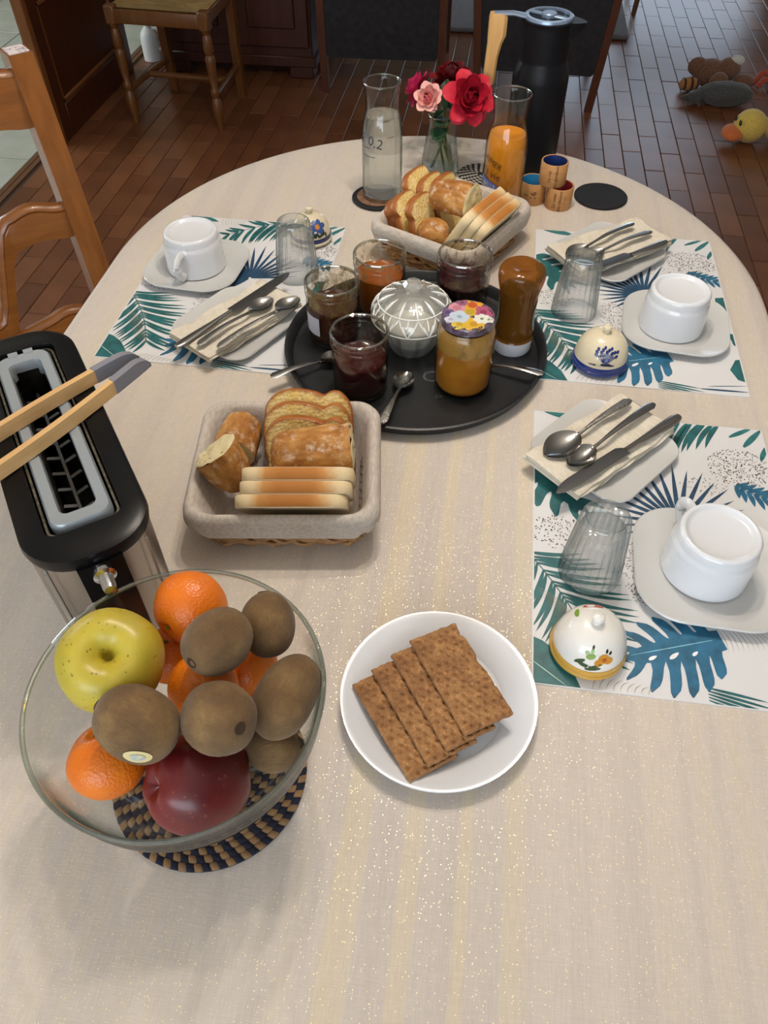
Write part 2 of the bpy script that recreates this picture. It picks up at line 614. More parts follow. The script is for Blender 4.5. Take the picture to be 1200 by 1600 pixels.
ob('back_rail', rbox(0.33, 0.026, 0.05, 0.006, 1), M_ch, rc, (0, 0.19, 0.40))
def rush_seat():
    v, f, n = [], [], 16
    for i in range(n + 1):
        for j in range(n + 1):
            u, w = -1 + 2 * i / n, -1 + 2 * j / n
            d = max(abs(u), abs(w))
            z = 0.436 + 0.018 * (d ** 2) - 0.004 * (abs(abs(u) - abs(w)) < 0.08)
            v.append((u * (0.198 - 0.012 * w), w * 0.192, z))
    for i in range(n):
        for j in range(n):
            a = i * (n + 1) + j
            f.append((a, a + 1, a + n + 2, a + n + 1))
    return v, f
ob('rush_seat', rush_seat(), M_rush, rc)
for z in (0.62, 0.78, 0.9):
    ob('back_slat', rbox(0.33, 0.016, 0.055, 0.006, 1), M_ch, rc, (0, 0.20 + 0.055 * ((z - 0.45) / 0.5) ** 1.5, z))

# white jug by the door
jg = thing('plastic_jug', 'white plastic jug with dark green cap on the floor behind the rush seat chair', 'jug', (-1.775, 4.14, 0))
M_wp = pm('white_plastic', '#d8dad6', 0.4)
ob('body', lathe(smooth_prof([(0.0, 0.0), (0.05, 0.0), (0.056, 0.02), (0.055, 0.12), (0.045, 0.16), (0.022, 0.185), (0.02, 0.2), (0.0, 0.2)], 3), 24), M_wp, jg)
ob('handle', tube(spline([(0.03, 0, 0.178), (0.065, 0, 0.18), (0.078, 0, 0.13), (0.074, 0, 0.08), (0.052, 0, 0.06)], 5), 0.009, 8), M_wp, jg)
ob('cap', lathe([(0, 0.2), (0.024, 0.2), (0.024, 0.225), (0.02, 0.23), (0, 0.23)], 20), pm('green_cap', '#17302a', 0.5), jg)

jg.scale = (0.8, 0.8, 0.8)

# ------------------------------------------------------------------ armchairs seen from behind
M_fab = pm('charcoal_fabric', '#26262b', 0.95, col2='#2e2d31', scale=40, bump=0.3, bscale=300)
M_frame = wood('chair_frame_wood', '#4b2a1c', '#5f3826', 'Z', 0.4)
def armchair(loc, rz, w, splay, label):
    t = thing('armchair', label, 'armchair', loc, rz, 'armchairs with their backs to the table')
    for sx in (-1, 1):
        ob('leg', rings([[(sx * (w / 2 + splay * z) + a * 0.017, -0.02 - 0.10 * (z / 0.9) + b * 0.02, z) for a, b in ((-1, -1), (1, -1), (1, 1), (-1, 1))] for z in (0, 0.45, 0.86)]), M_frame, t, sharp=30)
        ob('leg', rings([[(sx * (w / 2 + splay * z * 0.6) + a * 0.017, 0.56 + b * 0.02, z) for a, b in ((-1, -1), (1, -1), (1, 1), (-1, 1))] for z in (0, 0.3, 0.6)]), M_frame, t, sharp=30)
        ob('arm', rbox(0.05, 0.66, 0.03, 0.01, 2), M_frame, t, (sx * (w / 2 + splay * 0.6 - 0.012), 0.25, 0.59))
    rs = []
    for z, k in ((0.155, 0.96), (0.17, 1.0), (0.5, 1.0), (0.82, 1.0), (0.85, 0.95)):
        y = -0.02 - 0.10 * (z / 0.9)
        hw = (w / 2 - 0.018 + splay * z) * k
        rs.append([(-hw, y - 0.018, z), (hw, y - 0.018, z), (hw, y + 0.06, z), (-hw, y + 0.06, z)])
    ob('backrest', rings(rs), M_fab, t, sharp=30)
    ob('seat', rbox(w - 0.05, 0.56, 0.15, 0.03, 3), M_fab, t, (0, 0.29, 0.26))
    return t
armchair((-0.55, 3.90, 0), R(2), 0.545, 0.0, 'dark grey upholstered armchair with wooden posts, beside the sideboard')
armchair((0.16, 3.83, 0), R(-2), 0.51, 0.07, 'dark grey upholstered armchair with wooden posts, behind the black thermos jug')

# rug and coffee table far behind
M_rug = pm('grey_rug_pile', '#77777b', 0.95, col2='#8a8a8e', scale=120, bump=0.6, bscale=400, bdist=0.004)
tag(ob('rug', rbox(2.1, 1.5, 0.028, 0.012, 2), M_rug, None, (-0.39, 5.50, 0.001)), 'light grey thick rug on the brown tiles behind the armchairs', 'rug')
ct = thing('coffee_table', 'low wooden coffee table standing beyond the grey rug', 'table', (1.13, 5.42, 0))
M_cof = wood('coffee_table_wood', '#5e3f28', '#7a5534', 'X', 0.35)
ob('table_top', rbox(0.9, 0.5, 0.03, 0.008, 2), M_cof, ct, (0, 0, 0.40))
for sx in (-1, 1):
    for sy in (-1, 1):
        ob('leg', tube([(sx * 0.41, sy * 0.21, 0), (sx * 0.38, sy * 0.19, 0.41)], [0.014, 0.02], 10), M_cof, ct)

# ------------------------------------------------------------------ plush toys on the floor, right
FZ = -TOP
def plush(name, col, col2):
    return pm(name, col, 0.95, col2=col2, scale=120, bump=0.5, bscale=500, bdist=0.003, sheen=0.3)
p = T(1172, 196, FZ + 0.07)
dk = thing('plush_duck', 'yellow plush duck with orange bill lying on the brown floor tiles', 'toy', (p.x, p.y, 0), R(-25))
M_yel = plush('yellow_plush', '#c9ab4c', '#d8bd5e')
M_or = plush('orange_plush', '#c0622e', '#cf6f38')
hd = ob('head', ellipsoid(0.068, 0.062, 0.066, 28, 18), M_yel, dk, (0, 0, 0.068))
ob('body', ellipsoid(0.11, 0.085, 0.075, 28, 18), M_yel, dk, (0.15, 0.06, 0.078), (0, 0, R(22)))
bl = ob('bill', ellipsoid(0.045, 0.05, 0.026, 24, 14), M_or, dk, (-0.052, -0.045, 0.045), (R(10), R(-12), R(45)))
for s in (-1, 1):
    e = ob('eye', ellipsoid(0.006, 0.006, 0.011, 12, 8), pm('toy_eye', '#17120c', 0.2), hd, (-0.045 + s * 0.021 * 0.7, -0.045 - s * 0.02, 0.027), (R(-20), R(-20), 0))
    ob('wing', ellipsoid(0.06, 0.016, 0.04, 18, 12), M_yel, dk, (0.16 + s * 0.04, 0.055 - s * 0.09, 0.09), (0, 0, R(22)))
p = T(1125, 150, FZ + 0.04)
cr = thing('plush_hedgehog', 'grey knitted plush animal with pointed snout lying beside the yellow duck', 'toy', (p.x, p.y, 0), R(3))
M_gk = plush('grey_knit', '#3f4142', '#525252')
ob('body', ellipsoid(0.125, 0.06, 0.052, 28, 16, 0.08, 3), M_gk, cr, (0.02, 0, 0.05))
ob('snout', rings([[(-0.09 - t * 0.085, 0.04 * (1 - t * 0.85) * math.cos(a), 0.038 - 0.012 * t + 0.034 * (1 - t * 0.85) * math.sin(a)) for a in [2 * math.pi * q / 14 for q in range(14)]] for t in (0, 0.35, 0.7, 1.0)]), M_gk, cr)
p = T(1118, 122, FZ + 0.06)
sq = thing('plush_squirrel', 'brown plush animal with white muzzle and striped sock lying behind the grey knitted toy', 'toy', (p.x, p.y + 0.02, 0))
M_bp = plush('brown_plush', '#6d4a38', '#7d5945')
ob('body', ellipsoid(0.075, 0.06, 0.06, 24, 16), M_bp, sq, (-0.02, 0.04, 0.062))
ob('head', ellipsoid(0.055, 0.05, 0.05, 24, 16), M_bp, sq, (0.06, 0.03, 0.085))
ob('muzzle', ellipsoid(0.034, 0.026, 0.022, 18, 12), plush('white_plush', '#c9c8c2', '#d6d5cf'), sq, (0.085, 0.025, 0.125))
ob('leg', ellipsoid(0.044, 0.04, 0.048, 20, 14), M_bp, sq, (0.01, -0.055, 0.05))
ob('leg', ellipsoid(0.05, 0.034, 0.03, 20, 14), M_bp, sq, (0.13, -0.01, 0.05))
ob('arm', ellipsoid(0.045, 0.03, 0.04, 20, 14), M_bp, sq, (-0.085, 0.03, 0.09))
sk = ob('sock', ellipsoid(0.05, 0.03, 0.03, 20, 14), plush('tan_plush', '#a8713f', '#b57f4a'), sq, (-0.115, -0.03, 0.032), (0, 0, R(10)))
for k in (-0.025, 0.005, 0.032):
    r_ = 0.0305 * math.sqrt(1 - (k / 0.05) ** 2)
    ob('stripe', tube([(k - 0.006, 0, 0), (k + 0.006, 0, 0)], r_ + 0.0006, 18), plush('dark_plush', '#3a2218', '#452a1e'), sk)
p = T(1192, 126, FZ + 0.03)
st = thing('plush_octopus', 'red orange plush toy with thin limbs lying behind the yellow duck', 'toy', (p.x, p.y, 0))
M_red = plush('coral_plush', '#a8452f', '#b8513a')
ob('body', ellipsoid(0.04, 0.035, 0.035, 18, 12), M_red, st, (0.06, 0.0, 0.036))
for pts in (((0.04, 0, 0.03), (0.0, 0.02, 0.06), (-0.04, 0.0, 0.02), (-0.07, -0.01, 0.014)), ((0.04, -0.01, 0.02), (0.0, -0.03, 0.045), (-0.03, -0.045, 0.014)), ((0.06, -0.02, 0.02), (0.05, -0.06, 0.02), (0.03, -0.09, 0.014)), ((0.09, 0, 0.03), (0.13, 0.01, 0.04), (0.16, 0.0, 0.014))):
    ob('limb', tube(spline(pts, 4), 0.013, 8), M_red, st)

# ------------------------------------------------------------------ ladder-back chair at the table
M_lb = wood('honey_chair_wood', '#6e3f16', '#8a5422', 'Z', 0.35, 10, 0.2)
M_lbx = wood('honey_chair_wood_slat', '#6e3f16', '#8a5422', 'X', 0.35, 10, 0.2)
lb = thing('ladder_back_chair', 'honey brown wooden ladder-back chair with curved slats, drawn up to the table edge', 'chair', (-0.903, 1.129, 0), R(45))
# local x runs from the near post to the far post, local -y is where the seat is
hw = 0.21
def rake(z):
    return 0.085 * max(0.0, (z - 0.45) / 0.54) ** 1.4
def post(sx):
    return rings([[(sx * hw + a * 0.021, rake(z) + b * 0.024, z) for a, b in ((-1, -1), (1, -1), (1, 1), (-1, 1))] for z in (0, 0.45, 0.6, 0.75, 0.87, 0.99)])
for sx in (-1, 1):
    po = ob('back_post', post(sx), M_lb, lb, sharp=30)
    ob('paper_label', rbox(0.034, 0.038, 0.0012), pm('white_paper', '#dcd3d6', 0.6, col2='#a99ba0', scale=120, lo=0.5, hi=0.6), po, (sx * hw, rake(0.99), 0.99)) if sx > 0 else None
    ob('leg', lathe([(0, 0), (0.014, 0), (0.02, 0.1), (0.016, 0.12), (0.02, 0.14), (0.022, 0.44), (0, 0.44)], 14), M_lb, lb, (sx * 0.20, -0.38, 0))
    ob('side_rail', rbox(0.03, 0.36, 0.05, 0.006, 1), M_lb, lb, (sx * 0.205, -0.19, 0.39))
    ob('stretcher', tube([(sx * 0.205, 0, 0.17), (sx * 0.2, -0.38, 0.17)], 0.012, 8), M_lb, lb)
ob('front_rail', rbox(0.38, 0.03, 0.05, 0.006, 1), M_lbx, lb, (0, -0.38, 0.39))
ob('rush_seat', MB().add(rush_seat(), Matrix.Translation((0, -0.19, 0.0)) @ Matrix.Diagonal((1.02, 1.0, 0.98, 1))).vf, M_rush, lb)
def slat(zt, zb, dip):
    n = 28
    rk = rake((zt + zb) / 2)
    top, bot = [], []
    for i in range(n + 1):
        x = -hw + 0.012 + (2 * hw - 0.024) * i / n
        e = min(1.0, max(0.0, (hw - 0.012 - abs(x) - 0.114) / 0.075))
        e = e * e * (3 - 2 * e)
        y = rk + 0.014 * (1 - (x / hw) ** 2)
        wv = 0.006 * math.sin(abs(x) * 60)
        top.append((x, y, zt - dip * e + wv))
        bot.append((x, y, zb - dip * 1.05 * e + wv * 0.6))
    rs = []
    for (x, y, a), (_, _, b) in zip(top, bot):
        rs.append([(x, y - 0.013, b + 0.004), (x, y + 0.013, b + 0.004), (x, y + 0.013, a - 0.012), (x, y + 0.008, a), (x, y - 0.008, a), (x, y - 0.013, a - 0.012)])
    return rings(rs)
def bead(zt, dip):
    pts = []
    for i in range(29):
        x = -hw + 0.012 + (2 * hw - 0.024) * i / 28
        e = min(1.0, max(0.0, (hw - 0.012 - abs(x) - 0.114) / 0.075))
        e = e * e * (3 - 2 * e)
        pts.append((x, rake(zt - 0.03) + 0.014 * (1 - (x / hw) ** 2), zt - dip * e + 0.006 * math.sin(abs(x) * 60) - 0.004))
    return tube(pts, 0.014, 10, 0.75)
for zt, zb, dip in ((0.968, 0.875, -0.02), (0.750, 0.685, 0.20), (0.545, 0.49, 0.03)):
    s_ = ob('back_slat', slat(zt, zb, dip), M_lbx, lb, sharp=30)
    ob('slat_bead', bead(zt, dip), M_lbx, s_)

# ------------------------------------------------------------------ ceiling lamp over the table (above the frame)
lamp = thing('ceiling_lamp', 'three-armed brass ceiling lamp hanging over the dining table', 'lamp', LAMP_POS)
M_br = pm('lamp_brass', '#a98545', 0.3, 1.0)
hz = ZC - LAMP_POS[2]
ob('rod', tube([(0, 0, 0.10), (0, 0, hz)], 0.008, 10), M_br, lamp)
ob('canopy', lathe([(0, hz - 0.03), (0.05, hz - 0.03), (0.06, hz), (0, hz)], 24), M_br, lamp)
ob('hub', ellipsoid(0.03, 0.03, 0.03, 16, 10), M_br, lamp, (0, 0, 0.09))
for k in range(3):
    a = R(100 + 120 * k)
    x, y = 0.13 * math.cos(a), 0.13 * math.sin(a)
    ob('lamp_arm', tube(spline([(0, 0, 0.09), (x * 0.6, y * 0.6, 0.13), (x, y, 0.09), (x, y, 0.06)], 5), 0.006, 8), M_br, lamp)
    ob('socket', lathe([(0, 0.035), (0.016, 0.035), (0.018, 0.07), (0, 0.07)], 16), M_br, lamp, (x, y, 0))
    l = bpy.data.lights.new('bulb', 'POINT')
    l.energy, l.color, l.shadow_soft_size = LAMP_W, (1.0, 0.905, 0.80), 0.03
    lo = bpy.data.objects.new('bulb', l)
    COL.objects.link(lo)
    lo.parent = lamp
    lo.location = (x, y, 0.0)

# ------------------------------------------------------------------ dining table and cloth
def oval(k=0.0, n=96, z=0.0, scale=1.0):
    pts = []
    cy = (TBY + TNEAR) / 2
    for i in range(n):
        a = 2 * math.pi * i / n
        c, s = math.cos(a), math.sin(a)
        x = (TRX + k) * c
        y = (TEND + k) * s + (TBY - cy if s >= 0 else TNEAR - cy)
        pts.append((TBX + x * scale, cy + y * scale, z))
    return pts
M_tw = wood('table_wood', '#5b3318', '#74461f', 'Y', 0.4)
tb = thing('dining_table', 'long oval wooden dining table under the cream cloth', 'table', (0, 0, 0))
ob('table_top', rings([oval(-0.006, 96, TOP - 0.03), oval(-0.004, 96, TOP - 0.004)]), M_tw, tb, sharp=30)
for y in (0.2, 1.02):
    ob('pedestal', lathe([(0, 0.05), (0.06, 0.05), (0.075, 0.15), (0.05, 0.3), (0.07, 0.5), (0.05, 0.62), (0.09, TOP - 0.03), (0, TOP - 0.03)], 24), M_tw, tb, (TBX, y, 0))
    for sx in (-1, 1):
        ob('foot', tube([(0, 0, 0.11), (sx * 0.16, 0, 0.08), (sx * 0.3, 0, 0.026)], [0.04, 0.034, 0.026], 12), M_tw, tb, (TBX, y, 0))
ob('stretcher', rbox(0.05, 0.82, 0.07, 0.008, 1), M_tw, tb, (TBX, 0.61, 0.18))

def cloth_mat():
    k = NT('cream_lurex_cloth')
    v = k.coord('Object')
    # broad lengthwise bands
    sp_ = k.n('ShaderNodeSeparateXYZ')
    k.l(v, sp_.inputs[0])
    vb = k.coord('Object', (40, 0.1, 1))
    band = k.noise(vb, 1.0, 2, 0.6)
    plain = k.ramp(band, [(0.34, lin('#c8bdb2')), (0.50, lin('#cec3b8')), (0.66, lin('#d0c4b4'))])
    # a group of gold and grey stripes along the middle of the cloth
    wv = k.n('ShaderNodeMath', operation='SINE')
    ml = k.n('ShaderNodeMath', operation='MULTIPLY')
    k.l(sp_.outputs['X'], ml.inputs[0])
    ml.inputs[1].default_value = 2 * math.pi / 0.047
    ml2 = k.n('ShaderNodeMath', operation='MULTIPLY_ADD')
    k.l(band, ml2.inputs[0])
    ml2.inputs[1].default_value = 5.0
    k.l(ml.outputs[0], ml2.inputs[2])
    k.l(ml2.outputs[0], wv.inputs[0])
    stripe = k.ramp(wv.outputs[0], [(0.0, lin('#b7ada8')), (0.30, lin('#bdb2a8')), (0.45, lin('#ccbb94')), (1.0, lin('#cfbd90'))])
    d_ = k.n('ShaderNodeMath', operation='SUBTRACT')
    k.l(sp_.outputs['X'], d_.inputs[0])
    d_.inputs[1].default_value = 0.0
    ab = k.n('ShaderNodeMath', operation='ABSOLUTE')
    k.l(d_.outputs[0], ab.inputs[0])
    win = k.ramp(ab.outputs[0], [(0.065, (0.3, 0.3, 0.3, 1)), (0.12, (0, 0, 0, 1))])
    mb = k.n('ShaderNodeMix', data_type='RGBA')
    k.l(win, mb.inputs['Factor'])
    k.l(plain, mb.inputs['A'])
    k.l(stripe, mb.inputs['B'])
    base = mb.outputs['Result']
    # fine threads
    vt = k.coord('Object', (900, 45, 1))
    th = k.noise(vt, 1.0, 3, 0.7)
    vw = k.coord('Object', (60, 1100, 1))
    wf = k.noise(vw, 1.0, 2, 0.7)
    mx = k.n('ShaderNodeMix', data_type='RGBA', blend_type='MULTIPLY')
    mx.inputs['Factor'].default_value = 0.45
    k.l(base, mx.inputs['A'])
    k.l(k.ramp(th, [(0.3, (0.80, 0.79, 0.78, 1)), (0.7, (1.08, 1.08, 1.08, 1))]), mx.inputs['B'])
    mx2 = k.n('ShaderNodeMix', data_type='RGBA', blend_type='MULTIPLY')
    mx2.inputs['Factor'].default_value = 0.4
    k.l(mx.outputs['Result'], mx2.inputs['A'])
    k.l(k.ramp(wf, [(0.3, (0.85, 0.84, 0.83, 1)), (0.7, (1.06, 1.06, 1.06, 1))]), mx2.inputs['B'])
    # glints of metal thread
    vo = k.n('ShaderNodeTexVoronoi')
    vo.inputs['Scale'].default_value = 420
    k.l(v, vo.inputs['Vector'])
    dots = k.ramp(vo.outputs['Distance'], [(0.16, (1, 1, 1, 1)), (0.26, (0, 0, 0, 1))])
    wn = k.n('ShaderNodeTexWhiteNoise')
    k.l(vo.outputs['Position'], wn.inputs['Vector'])
    pick = k.ramp(wn.outputs['Value'], [(0.70, (0, 0, 0, 1)), (0.72, (1, 1, 1, 1))])
    pm_ = k.n('ShaderNodeMath', operation='MULTIPLY')
    k.l(dots, pm_.inputs[0])
    k.l(pick, pm_.inputs[1])
    mx3 = k.n('ShaderNodeMix', data_type='RGBA')
    k.l(pm_.outputs[0], mx3.inputs['Factor'])
    k.l(mx2.outputs['Result'], mx3.inputs['A'])
    mx3.inputs['B'].default_value = lin('#fff0c4')
    k.l(mx3.outputs['Result'], k.b.inputs['Base Color'])
    k.l(pm_.outputs[0], k.b.inputs['Metallic'])
    rr = k.n('ShaderNodeMapRange')
    rr.inputs['To Min'].default_value = 0.62
    rr.inputs['To Max'].default_value = 0.42
    k.l(pm_.outputs[0], rr.inputs['Value'])
    k.l(rr.outputs['Result'], k.b.inputs['Roughness'])
    k.b.inputs['Sheen Weight'].default_value = 0.15
    ad = k.n('ShaderNodeMath', operation='ADD')
    k.l(th, ad.inputs[0])
    k.l(wf, ad.inputs[1])
    k.bump(ad.outputs[0], 0.25, 0.0006)
    return k.m
M_cloth = cloth_mat()
N_ = 192
crs = [oval(0, N_, TOP - 0.002, s) for s in (0.02, 0.3, 0.6, 0.85, 0.97)]
crs = [[(x, y, TOP) for x, y, z in r] for r in crs]
crs.append(oval(-0.004, N_, TOP))
crs.append(oval(0.004, N_, TOP - 0.003))
crs.append(oval(0.0075, N_, TOP - 0.012))
for d in (0.05, 0.1, 0.15, 0.2):
    rr_ = []
    base = oval(0.0, N_, TOP - d)
    cyt = (TBY + TNEAR) / 2
    for i, (x, y, z) in enumerate(base):
        w_ = 0.010 + d * 0.10 * (1 + 0.8 * math.sin(i * 2 * math.pi * 22 / N_ + 1.3 * math.sin(i * 0.11)))
        nx, ny = x - TBX, (y - TBY if y > TBY else (y - TNEAR if y < TNEAR else 0))
        L_ = math.hypot(nx, ny) or 1
        rr_.append((x + nx / L_ * w_, y + ny / L_ * w_, z))
    crs.append(rr_)
tag(ob('tablecloth', rings(crs, True, True, False), M_cloth, None, (0, 0, 0), sharp=60), 'cream woven tablecloth with gold glints draped over the oval table', 'tablecloth')

# ------------------------------------------------------------------ placemats with leaf print
TEAL, TEAL2, BLUE, NAVY = '#235658', '#2a6264', '#265a76', '#233f58'
M_mat = pm('placemat_vinyl', '#d8d8d9', 0.42)
def pmat(c):
    return pm('print_' + c[1:], c, 0.42, col2='#' + ''.join('%02x' % min(255, int(int(c[i:i + 2], 16) * 1.25)) for i in (1, 3, 5)), scale=60)
def clip(poly, w=0.30, h=0.42):
    def cut(P, ins, inter):
        out = []
        for i in range(len(P)):
            a, b = P[i - 1], P[i]
            if ins(b):
                if not ins(a):
                    out.append(inter(a, b))
                out.append(b)
            elif ins(a):
                out.append(inter(a, b))
        return out
    def ix(xc):
        return lambda a, b: (xc, a[1] + (b[1] - a[1]) * (xc - a[0]) / (b[0] - a[0]))
    def iy(yc):
        return lambda a, b: (a[0] + (b[0] - a[0]) * (yc - a[1]) / (b[1] - a[1]), yc)
    e = 0.0008
    for ins, it in ((lambda p: p[0] >= e, ix(e)), (lambda p: p[0] <= w - e, ix(w - e)), (lambda p: p[1] >= e, iy(e)), (lambda p: p[1] <= h - e, iy(h - e))):
        poly = cut(poly, ins, it) if poly else poly
    return poly
def blade(a, b, wid, bend=0.0, n=6):
    """lance-shaped leaflet polygon from a to b (cm)"""
    ax, ay, bx, by = a[0], a[1], b[0], b[1]
    dx, dy = bx - ax, by - ay
    L = math.hypot(dx, dy)
    nx, ny = -dy / L, dx / L
    l, r = [], []
    for i in range(n + 1):
        t = i / n
        w = wid * (math.sin(math.pi * min(1, t * 0.94 + 0.06)) ** 0.7) * (1 - 0.35 * t)
        o = bend * math.sin(math.pi * t)
        l.append((ax + dx * t + nx * (w + o), ay + dy * t + ny * (w + o)))
        r.append((ax + dx * t + nx * (-w + o), ay + dy * t + ny * (-w + o)))
    return l + r[::-1]
def frond(rachis, nl, llen, wid, ang, both=True, lens=(1, 1)):
    """palm frond: leaflets along a rachis"""
    pts = spline(rachis, 8)
    out = []
    for i in range(len(pts) - 1):
        (x0, y0), (x1, y1) = pts[i], pts[i + 1]
        L = math.hypot(x1 - x0, y1 - y0) or 1e-6
        nx, ny = -(y1 - y0) / L * 0.07, (x1 - x0) / L * 0.07
        out.append([(x0 + nx, y0 + ny), (x0 - nx, y0 - ny), (x1 - nx, y1 - ny), (x1 + nx, y1 + ny)])
    for k in range(nl):
        t = (k + 0.5) / nl
        i = min(len(pts) - 2, int(t * (len(pts) - 1)))
        (x0, y0), (x1, y1) = pts[i], pts[i + 1]
        th = math.atan2(y1 - y0, x1 - x0)
        prof = math.sin(math.pi * (0.18 + 0.74 * t)) ** 0.6
        for s, lm in ((1, lens[0]), (-1, lens[1])):
            if lm <= 0:
                continue
            a = th + s * R(ang) * (1 - 0.35 * t)
            ln = llen * prof * lm
            out.append(blade((x0, y0), (x0 + ln * math.cos(a), y0 + ln * math.sin(a)), wid, -s * 0.05 * ln))
    return out
def monstera(base, tip, wl, wr, fingers=6):
    """split leaf: solid heart along the midrib, curved fingers parted by rounded slots"""
    bx, by = base
    dx, dy = tip[0] - bx, tip[1] - by
    L = math.hypot(dx, dy)
    ux, uy = dx / L, dy / L
    P = lambda q, w: (bx + ux * q - uy * w, by + uy * q + ux * w)
    out = []
    for sgn, W_ in ((1, wl), (-1, wr)):
        env = lambda t: W_ * (max(0.02, math.sin(math.pi * min(1.0, 0.17 + 0.80 * t))) ** 0.7)
        for k in range(fingers):
            t0, t1 = (k - 0.05) / fingers, (k + 1.05) / fingers
            sw = 0.30 * L * (0.25 + 0.75 * k / fingers)
            lo, hi = [], []
            for i in range(10):
                u = i / 9
                g = L / fingers * 0.15 * min(1.0, max(0.0, (u - 0.30) / 0.12)) ** 0.6
                e = env((t0 + t1) / 2) * u
                s0, s1 = L * t0 + sw * u ** 1.7 + g * 1.2, L * t1 + sw * u ** 1.7 - g * 0.7
                if u > 0.75:
                    m_ = s0 * 0.35 + s1 * 0.65
                    f_ = math.sqrt(max(0.0, 1 - ((u - 0.75) / 0.25) ** 2)) * 0.85 + 0.15
                    s0, s1 = m_ + (s0 - m_) * f_, m_ + (s1 - m_) * f_
                lo.append(P(s0, sgn * e))
                hi.append(P(s1, sgn * e))
            out.append(lo + hi[::-1])
    out.append([P(-0.06 * L, 1.2), P(L * 0.3, 1.7), P(L * 0.95, 0.9), P(L * 1.16, 0), P(L * 0.95, -0.9), P(L * 0.3, -1.6), P(-0.06 * L, -1.2)])
    return out
PRINT = []   # (colour, polygons in cm from the lower left corner, level)
PRINT.append((TEAL, [[(-0.5, -0.5), (-0.5, 5.8), (1.0, 5.2), (2.6, 4.0), (4.0, 2.2), (5.1, -0.5)]], 1))
PRINT.append(('#a9cfc4', [blade((0, 2.6), (3.6, 0.0), 0.06)], 3))
PRINT.append((TEAL, frond([(-0.6, 17.0), (1.8, 13.6), (4.2, 9.6), (6.4, 4.4)], 17, 8.6, 0.34, 60, lens=(1.0, 0.8)), 1))
PRINT.append((BLUE, monstera((19.4, 7.6), (10.6, 4.5), 5.6, 4.2, 6), 2))
PRINT.append(('#7fb4c6', [blade((18.9, 7.6), (9.6, 4.4), 0.06)], 3))
PRINT.append(('#d8d8d9', [blade((14.2, 4.7), (15.2, 5.6), 0.28), blade((12.0, 4.3), (12.9, 4.9), 0.24), blade((16.6, 5.4), (17.2, 6.0), 0.22)], 3))
PRINT.append((NAVY, [blade((17.3 + 0.25 * math.cos(a), 23.6 + 0.25 * math.sin(a)), (17.3 + r * math.cos(a), 23.6 + r * math.sin(a)), 0.34)
                     for a, r in [(R(d), 7.4 + 2.3 * math.sin(R(d * 1.0)) + (0.6 if q % 2 else 0)) for q, d in enumerate(range(12, 236, 11))]], 1))
PRINT.append((TEAL, frond([(24.6, 42.4), (20.5, 42.2), (15.5, 40.6), (9.6, 36.4)], 15, 7.6, 0.44, 64, lens=(1.0, 0.55)), 1))
PRINT.append((BLUE, frond([(24.8, 31.0), (27.5, 29.6), (31.0, 28.6)], 8, 2.6, 0.42, 58), 1))
PRINT.append((TEAL, monstera((-1.6, 32.5), (5.6, 25.0), 4.6, 4.4, 5), 1))
PRINT.append((TEAL2, [blade((0.8, 42.6), (7.0, 40.6), 1.0), blade((25.6, 40.0), (29.2, 42.4), 0.42), blade((27.2, 38.3), (30.2, 42.2), 0.5), blade((29.0, 36.0), (30.2, 39.0), 0.4)], 1))
PRINT.append((TEAL, [[(28.6, 24.2), (30.5, 24.6), (30.5, 18.0), (29.2, 18.6), (28.2, 21.0)], [(29.2, 14.8), (30.5, 14.6), (30.5, 11.0), (29.6, 12.0)], [(28.2, 5.8), (29.3, 8.2), (30.5, 8.6), (30.5, 3.0), (29.0, 3.6)]], 1))
PRINT.append((TEAL, [blade((17.6, 1.8 - 0.35 * q), (23.6 + q * 0.5, 0.9 - 0.75 * q), 0.20) for q in range(5)], 1))
PRINT.append((NAVY, [blade((23.5, 0.9), (30.4, 1.0), 0.22), blade((24.6, 1.6), (30.2, 2.4), 0.09)], 1))
sp_pts = []
r2 = random.Random(3)
for cx, cy, sx, sy, n_ in ((26.0, 34.2, 4.2, 3.4, 520), (3.0, 20.5, 3.4, 2.6, 230), (12.0, 16.0, 1.9, 5.0, 260), (21.0, 30.5, 3.0, 1.5, 60), (23.0, 16.0, 3, 5, 60)):
    for _ in range(n_):
        x, y = cx + r2.uniform(-1, 1) * sx, cy + r2.uniform(-1, 1) * sy
        if ((x - cx) / sx) ** 2 + ((y - cy) / sy) ** 2 > 1:
            continue
        a, l = r2.uniform(0, 3.14), r2.uniform(0.12, 0.27)
        sp_pts.append(blade((x, y), (x + l * math.cos(a), y + l * math.sin(a)), 0.075, 0, 3))
PRINT.append(('#4a3c33', sp_pts, 1))
ln = []
for q in range(9):
    ln.append(blade((6.0 + q * 0.7, 0.2), (7.2 + q * 0.65, 1.9 - 0.12 * q), 0.035, 0.25))
for q in range(14):
    ln.append(blade((0.2 + q * 0.28, 12.2 - 0.5 * q), (4.0 + 0.25 * q, 9.4 - 0.45 * q), 0.025, 0.3))
for q in range(10):
    ln.append(blade((19.5 + q * 0.5, 9.2), (20.4 + q * 0.55, 6.2 + 0.1 * q), 0.03, 0.3))
for q in range(8):
    ln.append(blade((7.5 + q * 0.6, 41.8), (8.4 + q * 0.5, 39.2), 0.03, -0.3))
PRINT.append(('#8d7a5a', ln, 3))
_P = []
for c_, polys_, lev_ in PRINT:
    if len(polys_) in (2, 3, 4, 5):
        _P += [(c_, [q_], lev_) for q_ in polys_]
    else:
        _P.append((c_, polys_, lev_))
PRINT = _P
mat_me = mk_mesh('placemat', rings([rrect(0.302, 0.42, 0.003, 2, 0.0), rrect(0.302, 0.42, 0.003, 2, 0.0014)]), False)
mat_me.materials.append(M_mat)
print_me = []
